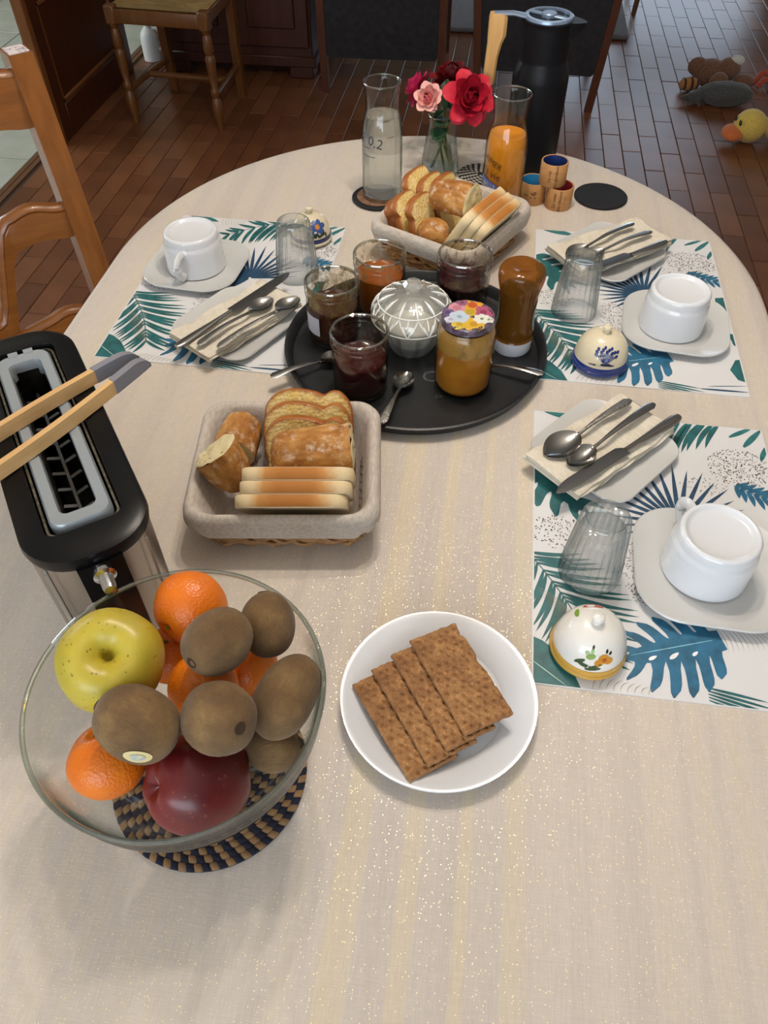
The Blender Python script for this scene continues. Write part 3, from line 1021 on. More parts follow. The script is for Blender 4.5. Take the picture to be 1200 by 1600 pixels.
for n_, (c, polys, lev) in enumerate(PRINT):
    m = MB()
    for iq, P in enumerate(polys):
        q = clip([(x / 100, y / 100) for x, y in P])
        if q and len(q) >= 3:
            m.add(ngon([(x - 0.15, y - 0.21) for x, y in q], 0.0014 + 0.00012 * lev + 0.000004 * n_ + min(0.00009, 0.000003 * iq)))
    me = mk_mesh('leaf_print', m.vf, False)
    for p_ in me.polygons:
        if p_.normal.z < 0:
            p_.flip()
    me.materials.append(pmat(c))
    print_me.append((me, len(polys) > 30))
def placemat(bl, ang, label):
    c = Vector((bl[0], bl[1])) + Matrix.Rotation(ang, 2) @ Vector((0.151, 0.21))
    m = thing('placemat', label, 'placemat', (c.x, c.y, TOP), ang, 'leaf print placemats')
    ob('mat', mat_me, None, m)
    for me, many in print_me:
        o = ob('speckle_print' if many else 'leaf_print', me, None, m)
        if many:
            o['kind'] = 'stuff'
placemat((0.0960, 0.399), R(0.3), 'white placemat with teal leaf print under the dome with the yellow rim')
placemat((0.0910, 0.888), R(0.0), 'white placemat with teal leaf print under the dome with the blue rim')
placemat((-0.5520, 0.849), R(-0.6), 'white placemat with teal leaf print beside the toaster')
ZM = TOP + 0.0018   # top of a placemat

# ------------------------------------------------------------------ white china
M_china = pm('white_china', '#d8dade', 0.15, coat=0.4)
M_sauc = pm('white_stoneware', '#c6c6c4', 0.28, coat=0.25)
def square_dish(s, r, h, n=10):
    """rounded-square dish: foot, flat well, raised rim, with thickness"""
    k = lambda f, z, rr: rrect(2 * s * f, 2 * s * f, rr * f, n, z)
    rs = [k(0.55, 0.0, r), k(0.62, 0.0, r), k(0.66, 0.003, r), k(0.93, h * 0.75, r), k(0.985, h - 0.001, r), k(1.0, h + 0.0012, r), k(0.985, h + 0.003, r), k(0.92, h * 0.75 + 0.0035, r), k(0.64, 0.0065, r), k(0.5, 0.0055, r)]
    return rings(rs)
def saucer(loc, rz, s, label):
    o = ob('saucer', square_dish(s, s * 0.62, 0.011), M_sauc, None, loc, (0, 0, rz), sharp=60)
    return tag(o, label, 'saucer', 'square saucers')
def cup(loc, rz, label):
    """cup standing upside down on its rim"""
    t = thing('cup', label, 'cup', loc, rz, 'upturned cups')
    pr = [(0.0445, 0.003), (0.0455, 0.0), (0.0480, 0.001), (0.0482, 0.006), (0.0475, 0.022), (0.0464, 0.042), (0.0455, 0.047), (0.0440, 0.0495), (0.0435, 0.052), (0.0435, 0.060),
          (0.0415, 0.0635), (0.0390, 0.0642), (0.0365, 0.0625), (0.0350, 0.0600), (0.031, 0.0592), (0.0, 0.0590), (0.0, 0.0555), (0.039, 0.0545), (0.0425, 0.048), (0.0435, 0.035), (0.0445, 0.003)]
    ob('bowl', lathe(pr, 56), M_china, t, sharp=55)
    ob('handle', tube(spline([(0.044, 0, 0.042), (0.058, 0, 0.0435), (0.069, 0, 0.035), (0.066, 0, 0.021), (0.054, 0, 0.010), (0.0485, 0, 0.012)], 6), 0.0052, 10, 1.35), M_china, t)
    return t
ZS = ZM + 0.0068
saucer((0.290, 0.566, ZM), R(-2), 0.083, 'off white square saucer under the upturned cup by the yellow rimmed dome')
cup((0.286, 0.568, ZS), R(112), 'white cup upside down on the saucer near the yellow rimmed dome')
saucer((0.303, 1.037, ZM), R(-6), 0.079, 'off white square saucer under the upturned cup by the blue rimmed dome')
cup((0.296, 1.036, ZS), R(60), 'white cup upside down on the saucer near the blue rimmed dome')
saucer((-0.467, 1.096, ZM), R(-4), 0.079, 'off white square saucer under the upturned cup by the ladder-back chair')
cup((-0.469, 1.098, ZS), R(-95), 'white cup upside down with its handle turned to the toaster')

# side plate, napkin, cutlery
M_nap = pm('beige_napkin', '#dad2c2', 0.85, col2='#d0c7b5', scale=300, stretch=(1, 0.3, 1), bump=0.3, bscale=500, lo=0.4, hi=0.6)
M_steel = pm('cutlery_steel', '#a9a8a6', 0.16, 1.0)
M_steel2 = pm('chased_steel', '#8d8a86', 0.3, 1.0, bump=0.9, bscale=420, bdist=0.0015, scale=400)
def napkin_vf(L, W_, layers=4, th=0.0024, gap=0.0006):
    """cloth folded to and fro: layered cross-section swept along x"""
    pitch = th + gap
    path = []
    for k in range(layers):
        z = th / 2 + k * pitch
        s = 1 if k % 2 == 0 else -1
        w = W_ / 2 * (1 - 0.03 * (k % 3))
        for q in range(8):
            path.append((s * w * (-1 + 2 * q / 7.0), z))
        if k < layers - 1:
            path.append((s * (w + 0.0022), z + pitch / 2))
    n = len(path)
    up, dn = [], []
    for i, (y, z) in enumerate(path):
        a, b = path[max(i - 1, 0)], path[min(i + 1, n - 1)]
        dy, dz = b[0] - a[0], b[1] - a[1]
        l = math.hypot(dy, dz) or 1
        up.append((y - dz / l * th / 2, z + dy / l * th / 2))
        dn.append((y + dz / l * th / 2, z - dy / l * th / 2))
    sec = up + dn[::-1]
    rs = []
    for i in range(25):
        x = -L / 2 + L * i / 24
        e = 0.0012 * math.sin(i * 0.9) + 0.0022 * (abs(i - 12) / 12) ** 4
        rs.append([(x + 0.0015 * math.sin(z * 900), y + 0.0014 * math.sin(i * 0.7 + z * 500), z * (1 + 0.12 * math.sin(i * 0.45 + y * 60)) + e) for y, z in sec])
    return rings(rs)
def spoon_vf(L, bw, bl):
    """spoon along +x: handle end at 0, bowl tip at L; returns handle and bowl"""
    hl = L - bl
    hd = []
    for i in range(17):
        t = i / 16
        x = t * (hl + 0.004)
        w = 0.0022 + 0.0046 * max(0, 1 - t * 1.25) ** 0.8 + (0.0006 if t < 0.05 else 0) + 0.0008 * t ** 6
        if i == 0:
            w *= 0.45
        z = 0.006 + 0.0075 * math.sin(math.pi * min(1, t * 1.0)) * 0.6 + 0.002 * (1 - t) - 0.001 * t
        h = 0.0011 + 0.0006 * t
        hd.append([(x, -w, z), (x, -w * 0.6, z - h), (x, w * 0.6, z - h), (x, w, z), (x, w * 0.5, z + h), (x, -w * 0.5, z + h)])
    bv, nu, nv = [], 14, 10
    top, bot = [], []
    for i in range(nu + 1):
        u = i / nu
        x = hl + bl * u
        wid = bw / 2 * (max(0.0, math.sin(math.pi * (0.03 + 0.94 * u))) ** 0.62) * (1.06 - 0.1 * u)
        row_t, row_b = [], []
        for j in range(nv + 1):
            v = -1 + 2 * j / nv
            dep = 0.0072 * (1 - v * v) * math.sin(math.pi * min(1, 0.05 + u * 0.92)) ** 0.8
            z = 0.0085 - dep + 0.001 * math.cos(math.pi * u)
            row_t.append((x, v * wid, z))
            row_b.append((x, v * wid, z - 0.0012))
        top.append(row_t)
        bot.append(row_b)
    v, f = [], []
    for rows, flip in ((top, False), (bot, True)):
        o = len(v)
        for r_ in rows:
            v += r_
        for i in range(nu):
            for j in range(nv):
                a = o + i * (nv + 1) + j
                q = (a, a + nv + 1, a + nv + 2, a + 1)
                f.append(q[::-1] if flip else q)
    return rings(hd), (v, f)
def knife_vf(L):
    hl = L * 0.46
    hd, bd = [], []
    for i in range(13):
        t = i / 12
        w = 0.0058 + 0.0022 * math.cos(t * 3.0) - (0.003 if i == 0 else 0)
        h = 0.0036 - 0.0008 * t
        hd.append([(t * hl, w * math.cos(a), 0.0042 + h * math.sin(a)) for a in [2 * math.pi * q / 10 for q in range(10)]])
    for i in range(15):
        t = i / 14
        x = hl + t * (L - hl)
        w = 0.0098 if t < 0.72 else 0.0098 * math.sqrt(max(0.02, 1 - ((t - 0.72) / 0.285) ** 2))
        w0 = -w if t > 0.06 else -0.005
        w1 = w * (0.8 if t < 0.72 else 0.75)
        bd.append([(x, w0, 0.0042), (x, w0 * 0.2, 0.0052), (x, w1, 0.0050), (x, w1, 0.0034), (x, w0 * 0.2, 0.0032)])
    return rings(hd), rings(bd)
def cutlery(kind, end, tip, label, chased=False, big=False, group='cutlery on the napkins'):
    end, tip = Vector(end), Vector(tip)
    L = (tip - end).length
    if kind == 'spoon':
        h, b = spoon_vf(L, 0.040 if big else 0.030, 0.058 if big else 0.046)
        parts = (('handle', h, M_steel2 if chased else M_steel), ('bowl', b, M_steel))
    else:
        h, b = knife_vf(L)
        parts = (('handle', h, M_steel), ('blade', b, pm('blade_steel', '#8f8f8f', 0.24, 1.0)))
    t = thing(kind, label, kind, end, 0, group)
    t.matrix_world = align_x(end, tip)
    for n_, vf, m in parts:
        ob(n_, vf, m, t, sharp=50)
    return t
def setting(pc, prz, nc, nrz, nL, nW, cut, where):
    o = ob('side_plate', square_dish(0.076, 0.030, 0.010), M_sauc, None, (pc[0], pc[1], ZM), (0, 0, prz), sharp=60)
    tag(o, 'off white square side plate under the napkin ' + where, 'plate', 'square side plates')
    zn = ZM + 0.0122
    nk = ob('napkin', napkin_vf(nL, nW), M_nap, None, (nc[0], nc[1], zn), (0, 0, nrz), sharp=70)
    tag(nk, 'beige cloth napkin folded in layers ' + where, 'napkin', 'folded napkins')
    zc = zn + 4 * 0.003 - TOP + 0.0004
    for kind, e, tp, lab, ch, big in cut:
        a, b = T(e[0], e[1], zc + 0.006), T(tp[0], tp[1], zc + 0.006)
        a.z = b.z = zn + 0.0132
        cutlery(kind, a, b, lab, ch, big)
setting((0.183, 0.745), R(-38), (0.176, 0.742), R(47), 0.185, 0.088, [
    ('spoon', (984, 627), (853, 712), 'spoon with chased handle and gilded bowl on the napkin near the yellow rimmed dome', True, True),
    ('spoon', (1021, 633), (889, 727), 'plain steel teaspoon between knife and chased spoon, near the yellow rimmed dome', False, False),
    ('knife', (1061, 650), (871, 769), 'steel table knife on the napkin near the yellow rimmed dome', False, False)], 'near the yellow rimmed dome')
setting((0.213, 1.232), R(-42), (0.212, 1.232), R(37), 0.195, 0.090, [
    ('spoon', (989, 351), (886, 400), 'plain steel teaspoon on the napkin behind the blue rimmed dome', False, False),
    ('spoon', (1017, 364), (908, 404), 'teaspoon with chased handle on the napkin behind the blue rimmed dome', True, False),
    ('knife', (1041, 377), (918, 421), 'steel table knife on the napkin behind the blue rimmed dome', False, False)], 'behind the blue rimmed dome')
setting((-0.361, 0.946), R(-28), (-0.356, 0.941), R(57), 0.185, 0.088, [
    ('knife', (276, 541), (451, 426), 'steel table knife on the napkin beside the black tray', False, False),
    ('spoon', (310, 541), (425, 466), 'plain steel teaspoon between knife and chased spoon, beside the black tray', False, False),
    ('spoon', (341, 545), (466, 465), 'teaspoon with chased handle on the napkin beside the black tray', True, False)], 'beside the black tray')

# ------------------------------------------------------------------ ribbed tumblers, upside down
def ribbed_glass():
    k = NT('tumbler_glass')
    k.t.nodes.remove(k.b)
    lw = k.n('ShaderNodeLayerWeight', Blend=0.5)
    tr = k.n('ShaderNodeBsdfTransparent')
    k.l(k.ramp(lw.outputs['Facing'], [(0.0, lin('#ffffff')), (0.36, lin('#ffffff')), (0.60, lin('#d5dedf')), (1.0, lin('#82939a'))]), tr.inputs['Color'])
    rf = k.n('ShaderNodeBsdfRefraction', IOR=1.25, Roughness=0.0)
    m0 = k.n('ShaderNodeMixShader')
    m0.inputs['Fac'].default_value = 0.16
    k.l(tr.outputs[0], m0.inputs[1])
    k.l(rf.outputs[0], m0.inputs[2])
    gl = k.n('ShaderNodeBsdfGlossy', Roughness=0.03)
    pw = k.n('ShaderNodeMath', operation='POWER')
    k.l(lw.outputs['Facing'], pw.inputs[0])
    pw.inputs[1].default_value = 2.5
    m = k.n('ShaderNodeMath', operation='MULTIPLY_ADD')
    k.l(pw.outputs[0], m.inputs[0])
    m.inputs[1].default_value = 0.45
    m.inputs[2].default_value = 0.06
    df = k.n('ShaderNodeBsdfTranslucent')
    df.inputs['Color'].default_value = lin('#f2f4f4')
    m9 = k.n('ShaderNodeMixShader')
    m9.inputs['Fac'].default_value = 0.05
    k.l(m0.outputs[0], m9.inputs[1])
    k.l(df.outputs[0], m9.inputs[2])
    mx = k.n('ShaderNodeMixShader')
    k.l(m.outputs[0], mx.inputs['Fac'])
    k.l(m9.outputs[0], mx.inputs[1])
    k.l(gl.outputs[0], mx.inputs[2])
    k.l(mx.outputs[0], k.out.inputs['Surface'])
    return k.m
M_tum = ribbed_glass()
def tumbler(loc, rz, label):
    n = 22 * 8
    def mod(r, z, a, i):
        if 1 <= i <= 9:
            k = math.sin(math.pi * min(1, max(0, (z - 0.002) / 0.08))) ** 0.3 if 0.002 < z < 0.082 else 0
            return r + 0.0020 * k * (abs(math.cos(11 * a)) - 0.6)
        return r
    pr = [(0.0335, 0.0), (0.0352, 0.001), (0.0348, 0.006), (0.0342, 0.012), (0.0330, 0.026), (0.0315, 0.042), (0.0302, 0.056), (0.0290, 0.070), (0.0283, 0.078), (0.0278, 0.084), (0.0268, 0.091), (0.0250, 0.0945), (0.0225, 0.0945),
          (0.0205, 0.0925), (0.014, 0.0905), (0.0, 0.0900), (0.0, 0.0800), (0.018, 0.0795), (0.0245, 0.0765), (0.0262, 0.066), (0.0288, 0.040), (0.0318, 0.012), (0.0328, 0.001), (0.0335, 0.0)]
    o = ob('tumbler', lathe(pr, n, mod), M_tum, None, loc, (0, 0, rz), sharp=25)
    return tag(o, label, 'glass', 'upturned ribbed tumblers')
tumbler((0.159, 0.551, ZM), 0.1, 'ribbed clear tumbler upside down beside the yellow rimmed dome')
tumbler((0.152, 1.062, ZM), 0.3, 'ribbed clear tumbler upside down behind the blue rimmed dome')
tumbler((-0.299, 1.105, ZM), 0.2, 'ribbed clear tumbler upside down before the dome with the blue flower')

# ------------------------------------------------------------------ little domed dishes
def on_dome(r, h, az, el, dx, dy):
    """point and frame on a dome; el in degrees above the rim"""
    a, e = R(az) + dx / (r * math.cos(R(el))), R(el) + dy / r
    n = Vector((math.cos(a) * math.cos(e), math.sin(a) * math.cos(e), math.sin(e)))
    p = Vector((n.x * r, n.y * r, n.z * h))
    return p, Vector((n.x / r, n.y / r, n.z / h)).normalized()
def dome_dish(loc, r, mats, decals, label, ds=1.4):
    t = thing('butter_dish', label, 'dish', loc, 0, 'small domed butter dishes')
    h = r * 1.12
    m_dome, m_rim, m_base = mats
    ob('base', lathe(smooth_prof([(0, 0), (r * 0.75, 0), (r * 1.04, 0.004), (r * 1.06, 0.008), (r * 1.0, 0.0095), (r * 0.6, 0.009), (0, 0.009)], 3), 48), m_base, t, sharp=70)
    dome = ob('dome_lid', lathe([(r, 0.009)] + [(r * math.cos(R(e)) ** 0.72, 0.0105 + h * math.sin(R(e))) for e in range(3, 88, 6)] + [(0, 0.0105 + h)], 56), m_dome, t, sharp=70)
    ob('rim_band', lathe([(r * 0.995, 0.0085), (r * 1.035, 0.0095), (r * 1.04, 0.013), (r * 1.008, 0.0165), (r * 0.995, 0.0165)], 48), m_rim, dome)
    ob('knob', lathe(smooth_prof([(0.0, 0.0105 + h - 0.002), (0.005, 0.0105 + h - 0.001), (0.0048, 0.0105 + h + 0.002), (0.0068, 0.0105 + h + 0.006), (0.0058, 0.0105 + h + 0.010), (0.0, 0.0105 + h + 0.0115)], 4), 24), m_dome, dome)
    def surf(a, e):
        c = math.cos(e)
        rr = r * c ** 0.72
        return Vector((rr * math.cos(a), rr * math.sin(a), 0.0105 + h * math.sin(e)))
    for col, blobs in decals:
        m = MB()
        for az, el, dx, dy, rx, ry, rot in blobs:
            dx, dy, rx, ry = dx * ds, dy * ds, rx * ds, ry * ds
            a0, e0 = R(az) + dx / (r * math.cos(R(el))), R(el) + dy / r
            P = []
            for q in range(10):
                w = 2 * math.pi * q / 10
                x, y = rx * math.cos(w), ry * math.sin(w)
                x, y = x * math.cos(R(rot)) - y * math.sin(R(rot)), x * math.sin(R(rot)) + y * math.cos(R(rot))
                a, e = a0 + x / (r * math.cos(R(el))), e0 + y / r
                p0 = surf(a, e)
                nrm = (surf(a + 0.01, e) - p0).cross(surf(a, e + 0.01) - p0).normalized()
                P.append(tuple(p0 + nrm * 0.0004))
            m.add((P, [tuple(range(10))]))
        ob('painted_flower', m.vf, pm('glaze_' + col[1:], col, 0.25, coat=0.3), dome, smooth=False)
M_cream = pm('cream_glaze', '#d9cdb0', 0.15, coat=0.5)
M_white = pm('white_glaze', '#e2dfd8', 0.12, coat=0.5)
M_bluei = pm('cobalt_glaze', '#1f3478', 0.15, coat=0.5)
M_yeli = pm('ochre_glaze', '#c79a3e', 0.2, coat=0.4)
B = lambda az, el, *bl: [(az, el) + b for b in bl]
dome_dish((0.153, 0.447, ZM), 0.0375, (M_white, M_yeli, M_yeli), [
    ('#c98a25', B(-92, 34, (0.007, 0.0, 0.004, 0.004, 0), (0.0105, -0.002, 0.003, 0.003, 0), (0.004, -0.003, 0.003, 0.003, 0))),
    ('#b5521f', B(-92, 34, (0.0075, -0.001, 0.0016, 0.0016, 0))),
    ('#2f4a25', B(-92, 34, (-0.004, -0.007, 0.0065, 0.0016, -15), (0.001, -0.009, 0.005, 0.0014, 10), (-0.008, -0.0045, 0.004, 0.0014, 40), (0.002, -0.0065, 0.0045, 0.0013, 30))),
    ('#7a9a3c', B(-92, 34, (-0.002, 0.0015, 0.0034, 0.0024, 20), (-0.005, 0.004, 0.002, 0.0016, 0), (-0.0015, 0.006, 0.0015, 0.0022, 0))),
    ('#7b9b3d', B(150, 62, (0, 0, 0.004, 0.0018, 40))),
    ('#1d2a1c', B(-92, 34, (-0.0015, 0.009, 0.001, 0.002, 0), (0.0095, 0.006, 0.001, 0.0018, -20), (0.012, 0.004, 0.001, 0.0016, -40))),
    ('#b8432f', B(95, 60, (0, 0, 0.0065, 0.003, 0)))],
    'white ceramic domed dish with painted orange flower and yellow rim')
dome_dish((0.186, 0.937, ZM), 0.0385, (M_cream, M_bluei, M_bluei), [
    ('#26356f', B(-88, 36, *([(0.0060 * math.sin(R(q)), -0.0075 + 0.0060 * math.cos(R(q)), 0.0009, 0.0052, -q) for q in range(-44, 60, 11)]
                             + [((0.0118 + 0.0022 * (i % 3)) * math.sin(R(q)), -0.0075 + (0.0118 + 0.0022 * (i % 3)) * math.cos(R(q)), 0.0016, 0.0021, -q) for i, q in enumerate(range(-50, 66, 9))]))),
    ('#2b3350', B(-88, 36, (-0.0065, -0.0098, 0.0075, 0.0008, 4), (0.001, -0.0085, 0.0045, 0.0016, 0), (0.005, -0.0095, 0.004, 0.0009, -8)))],
    'cream ceramic domed dish with painted blue bouquet and blue rim')
dome_dish((-0.299, 1.217, ZM), 0.0345, (M_cream, pm('navy_line_glaze', '#26305c', 0.2, coat=0.4), M_cream), [
    ('#3a5590', B(-52, 42, *[(0.0062 * math.cos(R(q * 60)), 0.0062 * math.sin(R(q * 60)), 0.0042, 0.0034, q * 60) for q in range(6)])),
    ('#d58b2e', B(-52, 42, (0, 0, 0.003, 0.0036, 0))),
    ('#2c3a26', B(-50, 16, *[(0.003 * q - 0.009, 0.001 * (q % 3), 0.0016, 0.0026, 30 * q) for q in range(7)]))],
    'cream ceramic domed dish with painted blue flower behind a ribbed tumbler')

# ------------------------------------------------------------------ round black tray and what stands on it
TRX_, TRY_, TRR = -0.083, 0.927, 0.190
M_tray = pm('black_tray', '#1b1c1e', 0.42, col2='#212224', scale=60, bump=0.08, bscale=700)
tray = ob('tray', lathe([(0, 0.0008), (TRR - 0.012, 0.0008), (TRR - 0.006, 0.004), (TRR, 0.018), (TRR + 0.002, 0.0195), (TRR - 0.001, 0.0205), (TRR - 0.004, 0.0185), (TRR - 0.010, 0.0065), (TRR - 0.015, 0.0046), (TRR - 0.017, 0.0042), (0, 0.004)], 96), M_tray, None, (TRX_, TRY_, TOP), sharp=30)
tag(tray, 'round black tray with raised rim holding the jam jars', 'tray')
M_let = pm('tray_lettering', '#4a4c4e', 0.5)
ob('lettering', MB().add(text_vf('CAFE', 0.034), Matrix.Translation((0.055, -0.055, 0.0043)) @ Matrix.Rotation(R(12), 4, 'Z')).vf, M_let, tray, smooth=False)
ob('lettering', MB().add(text_vf('pe', 0.012), Matrix.Translation((0.045, -0.10, 0.0043)) @ Matrix.Rotation(R(8), 4, 'Z')).vf, M_let, tray, smooth=False)
ZT = TOP + 0.0042

M_rim = thin_glass('glass_rim', '#eef0ec', '#c2c8c2', 1.0, 0.03, 0.22)
M_jar = thin_glass('jar_glass', '#fbfaf5', '#a8a698', 1.0, 0.0, 0.012)
def jam_jar(x, y, h, r, level, colour, smear_col, sm_amt, label, rim_col=None, sticker=False, facets=0):
    t = thing('jam_jar', label, 'jar', (x, y, ZT), 0, 'open jam jars on the tray')
    wall = 0.0025
    out = [(0, 0.0), (r * 0.80, 0.0), (r * 0.90, 0.004), (r * 0.93, 0.012), (r * 0.95, h * 0.55), (r * 0.96, h * 0.70), (r * 0.93, h * 0.76), (r * 0.925, h * 0.80), (r * 0.985, h * 0.825), (r * 0.985, h * 0.85), (r * 0.95, h * 0.87), (r * 0.985, h * 0.90), (r * 0.99, h * 0.93), (r * 0.96, h * 0.945), (r * 0.985, h * 0.965), (r * 0.98, h * 0.99), (r * 0.955, h)]
    inn = [(r * 0.91, h * 0.99), (r * 0.89, h * 0.80), (r * 0.90, h * 0.70), (r * 0.90, h * 0.5), (r * 0.88, 0.014), (r * 0.82, 0.007), (0, 0.006)]
    def mod(rr, z, a, i):
        return rr * (1 - 0.018 * (0.5 + 0.5 * math.cos(10 * a))) if (facets and 2 < i < 6) else rr
    ob('glass', lathe(out + inn, 60, mod), M_jar, t, sharp=50)
    jm = [(0, 0.0064), (r * 0.815, 0.0075), (r * 0.873, 0.0145), (r * 0.893, h * 0.5)] if level > h * 0.5 else [(0, 0.0064), (r * 0.815, 0.0075), (r * 0.873, 0.0145)]
    jm += [(r * 0.893, level + 0.002), (r * 0.86, level), (r * 0.55, level - 0.001), (r * 0.3, level - 0.003), (0, level - 0.002)]
    def jmod(rr, z, a, i):
        return rr
    v, f = lathe(jm, 40)
    v = [(p[0], p[1], p[2] + (0.003 * noise.noise(Vector((p[0] * 60, p[1] * 60, h * 90))) if p[2] > level - 0.004 else 0)) for p in v]
    ob('jam', (v, f), pm('jam_' + colour[1:], colour, 0.18, coat=0.4, spec=0.6), t, sharp=60)
    ob('jam_film', lathe([(r * 0.893, level), (r * 0.894, h * 0.70), (r * 0.884, h * 0.80), (r * 0.905, h * 0.985)], 48), smear('film_' + smear_col[1:], smear_col, sm_amt), t)
    ob('rim', tube([(r * 0.935 * math.cos(2 * math.pi * q / 48), r * 0.935 * math.sin(2 * math.pi * q / 48), h * 0.995) for q in range(49)], 0.0019, 8, 1.0, False), M_rim, t)
    if rim_col:
        ob('rim_film', lathe([(r * 0.99, h * 0.93), (r * 0.988, h * 0.985), (r * 0.955, h * 1.003), (r * 0.912, h * 0.992)], 48), smear('rimfilm_' + rim_col[1:], rim_col, 0.30, 90), t)
    if sticker:
        rows = []
        for z, c in ((0.022, 0), (0.052, 0)):
            rows.append([((r * 0.954) * math.cos(R(a)), (r * 0.954) * math.sin(R(a)), z) for a in range(192, 250, 4)])
        ob('paper_label', rings(rows, False), pm('jar_label', '#c3c3cf', 0.5), t)
        rows = [[((r * 0.956) * math.cos(R(a)), (r * 0.956) * math.sin(R(a)), z) for a in range(186, 254, 4)] for z in (0.053, 0.061)]
        ob('label_strip', rings(rows, False), pm('jar_label_brown', '#4a3236', 0.5), t)
    return t
jam_jar(-0.207, 0.944, 0.095, 0.0405, 0.056, '#42200f', '#8f7a50', 0.42, 'open glass jar of dark brown jam with white paper label', '#7a6238', True)
jam_jar(-0.150, 1.026, 0.095, 0.0405, 0.060, '#8f4a12', '#b09a70', 0.24, 'open glass jar of orange jam behind the crystal sugar bowl', '#8a744c')
jam_jar(-0.149, 0.831, 0.095, 0.0405, 0.052, '#380a0c', '#7a5244', 0.16, 'open faceted glass jar of dark red jam beside the bread basket', '#7a5a4a', False, 1)
jam_jar(-0.024, 1.042, 0.095, 0.0420, 0.050, '#240810', '#6f1a2c', 0.22, 'open glass jar of black cherry jam with red smears on the rim', '#5a1522')

# crystal sugar bowl
sb = thing('sugar_bowl', 'cut crystal sugar bowl with domed lid in the middle of the tray', 'bowl', (-0.090, 0.937, ZT))
def crystal():
    """cut crystal: bright broken reflections over clear glass"""
    k = NT('crystal')
    k.t.nodes.remove(k.b)
    tr = k.n('ShaderNodeBsdfTransparent')
    tr.inputs['Color'].default_value = lin('#f6f6f3')
    df = k.n('ShaderNodeBsdfTranslucent')
    df.inputs['Color'].default_value = lin('#e9e9e4')
    d2 = k.n('ShaderNodeBsdfDiffuse')
    d2.inputs['Color'].default_value = lin('#dededa')
    gl = k.n('ShaderNodeBsdfGlossy', Roughness=0.06)
    lw = k.n('ShaderNodeLayerWeight', Blend=0.5)
    ad = k.n('ShaderNodeAddShader')
    k.l(df.outputs[0], ad.inputs[0])
    k.l(d2.outputs[0], ad.inputs[1])
    m1 = k.n('ShaderNodeMixShader')
    m1.inputs['Fac'].default_value = 0.13
    k.l(tr.outputs[0], m1.inputs[1])
    k.l(ad.outputs[0], m1.inputs[2])
    mm = k.n('ShaderNodeMath', operation='MULTIPLY_ADD')
    k.l(lw.outputs['Facing'], mm.inputs[0])
    mm.inputs[1].default_value = 0.62
    mm.inputs[2].default_value = 0.10
    m2 = k.n('ShaderNodeMixShader')
    k.l(mm.outputs[0], m2.inputs['Fac'])
    k.l(m1.outputs[0], m2.inputs[1])
    k.l(gl.outputs[0], m2.inputs[2])
    k.l(m2.outputs[0], k.out.inputs['Surface'])
    return k.m
M_cry = crystal()
def flute(n, amp, lo, hi):
    def mod(r, z, a, i):
        return r * (1 - amp * abs(math.sin(n * a / 2))) if lo <= z <= hi else r
    return mod
ob('bowl', lathe([(0, 0.0), (0.031, 0.0), (0.034, 0.003), (0.0375, 0.010), (0.0435, 0.021), (0.0475, 0.033), (0.0500, 0.043), (0.0505, 0.050), (0.0480, 0.050), (0.044, 0.040), (0.036, 0.018), (0.029, 0.008), (0, 0.007)], 112, flute(14, 0.09, 0.002, 0.044)), M_cry, sb, sharp=25)
ob('sugar', lathe([(0, 0.009), (0.026, 0.010), (0.031, 0.018), (0.037, 0.036), (0.024, 0.040), (0, 0.042)], 40), pm('sugar', '#dedbd4', 0.7, bump=0.5, bscale=900, scale=900), sb)
LIDP = [(0.0530, 0.050), (0.0580, 0.0515), (0.0592, 0.055), (0.0588, 0.062), (0.0545, 0.072), (0.0465, 0.081), (0.036, 0.087), (0.024, 0.0905), (0.012, 0.092), (0.0, 0.0925)]
ld = ob('lid', lathe(LIDP + [(0.0, 0.088), (0.022, 0.086), (0.040, 0.079), (0.052, 0.064), (0.0550, 0.052)], 96, flute(12, 0.05, 0.076, 0.0915)), M_cry, sb, sharp=25)
def lid_pt(a, z):
    for (r0, z0), (r1, z1) in zip(LIDP, LIDP[1:]):
        if z0 <= z <= z1:
            r_ = r0 + (r1 - r0) * (z - z0) / (z1 - z0)
            return (r_ * math.cos(a) * 1.004, r_ * math.sin(a) * 1.004, z)
cuts = MB()
for q in range(12):
    a = 2 * math.pi * q / 12
    for da, z0, z1 in ((0.26, 0.054, 0.077), (-0.26, 0.054, 0.077), (0.0, 0.053, 0.079), (0.13, 0.053, 0.070), (-0.13, 0.053, 0.070)):
        cuts.add(tube([lid_pt(a + da * s_ / 5, z0 + (z1 - z0) * s_ / 5) for s_ in range(6)], [0.0003, 0.0011, 0.0013, 0.0013, 0.0011, 0.0003], 5))
    cuts.add(tube([lid_pt(a + 0.26, 0.078 + 0.012 * s_ / 4) for s_ in range(5)], [0.0003, 0.0016, 0.002, 0.0016, 0.0003], 5))
for k_ in (0.0535, 0.078):
    cuts.add(tube([lid_pt(2 * math.pi * q / 48, k_) for q in range(49)], 0.0009, 5, 1.0, False))
o = ob('cut_ridges', cuts.vf, pm('crystal_ridge', '#f2f2ee', 0.08, 0.0, coat=0.6, spec=0.9), ld, sharp=60)
o['kind'] = 'stuff'
ob('knob', lathe([(0.008, 0.090), (0.007, 0.094), (0.013, 0.098), (0.015, 0.103), (0.010, 0.108), (0, 0.110)], 8), M_cry, ld, smooth=False)
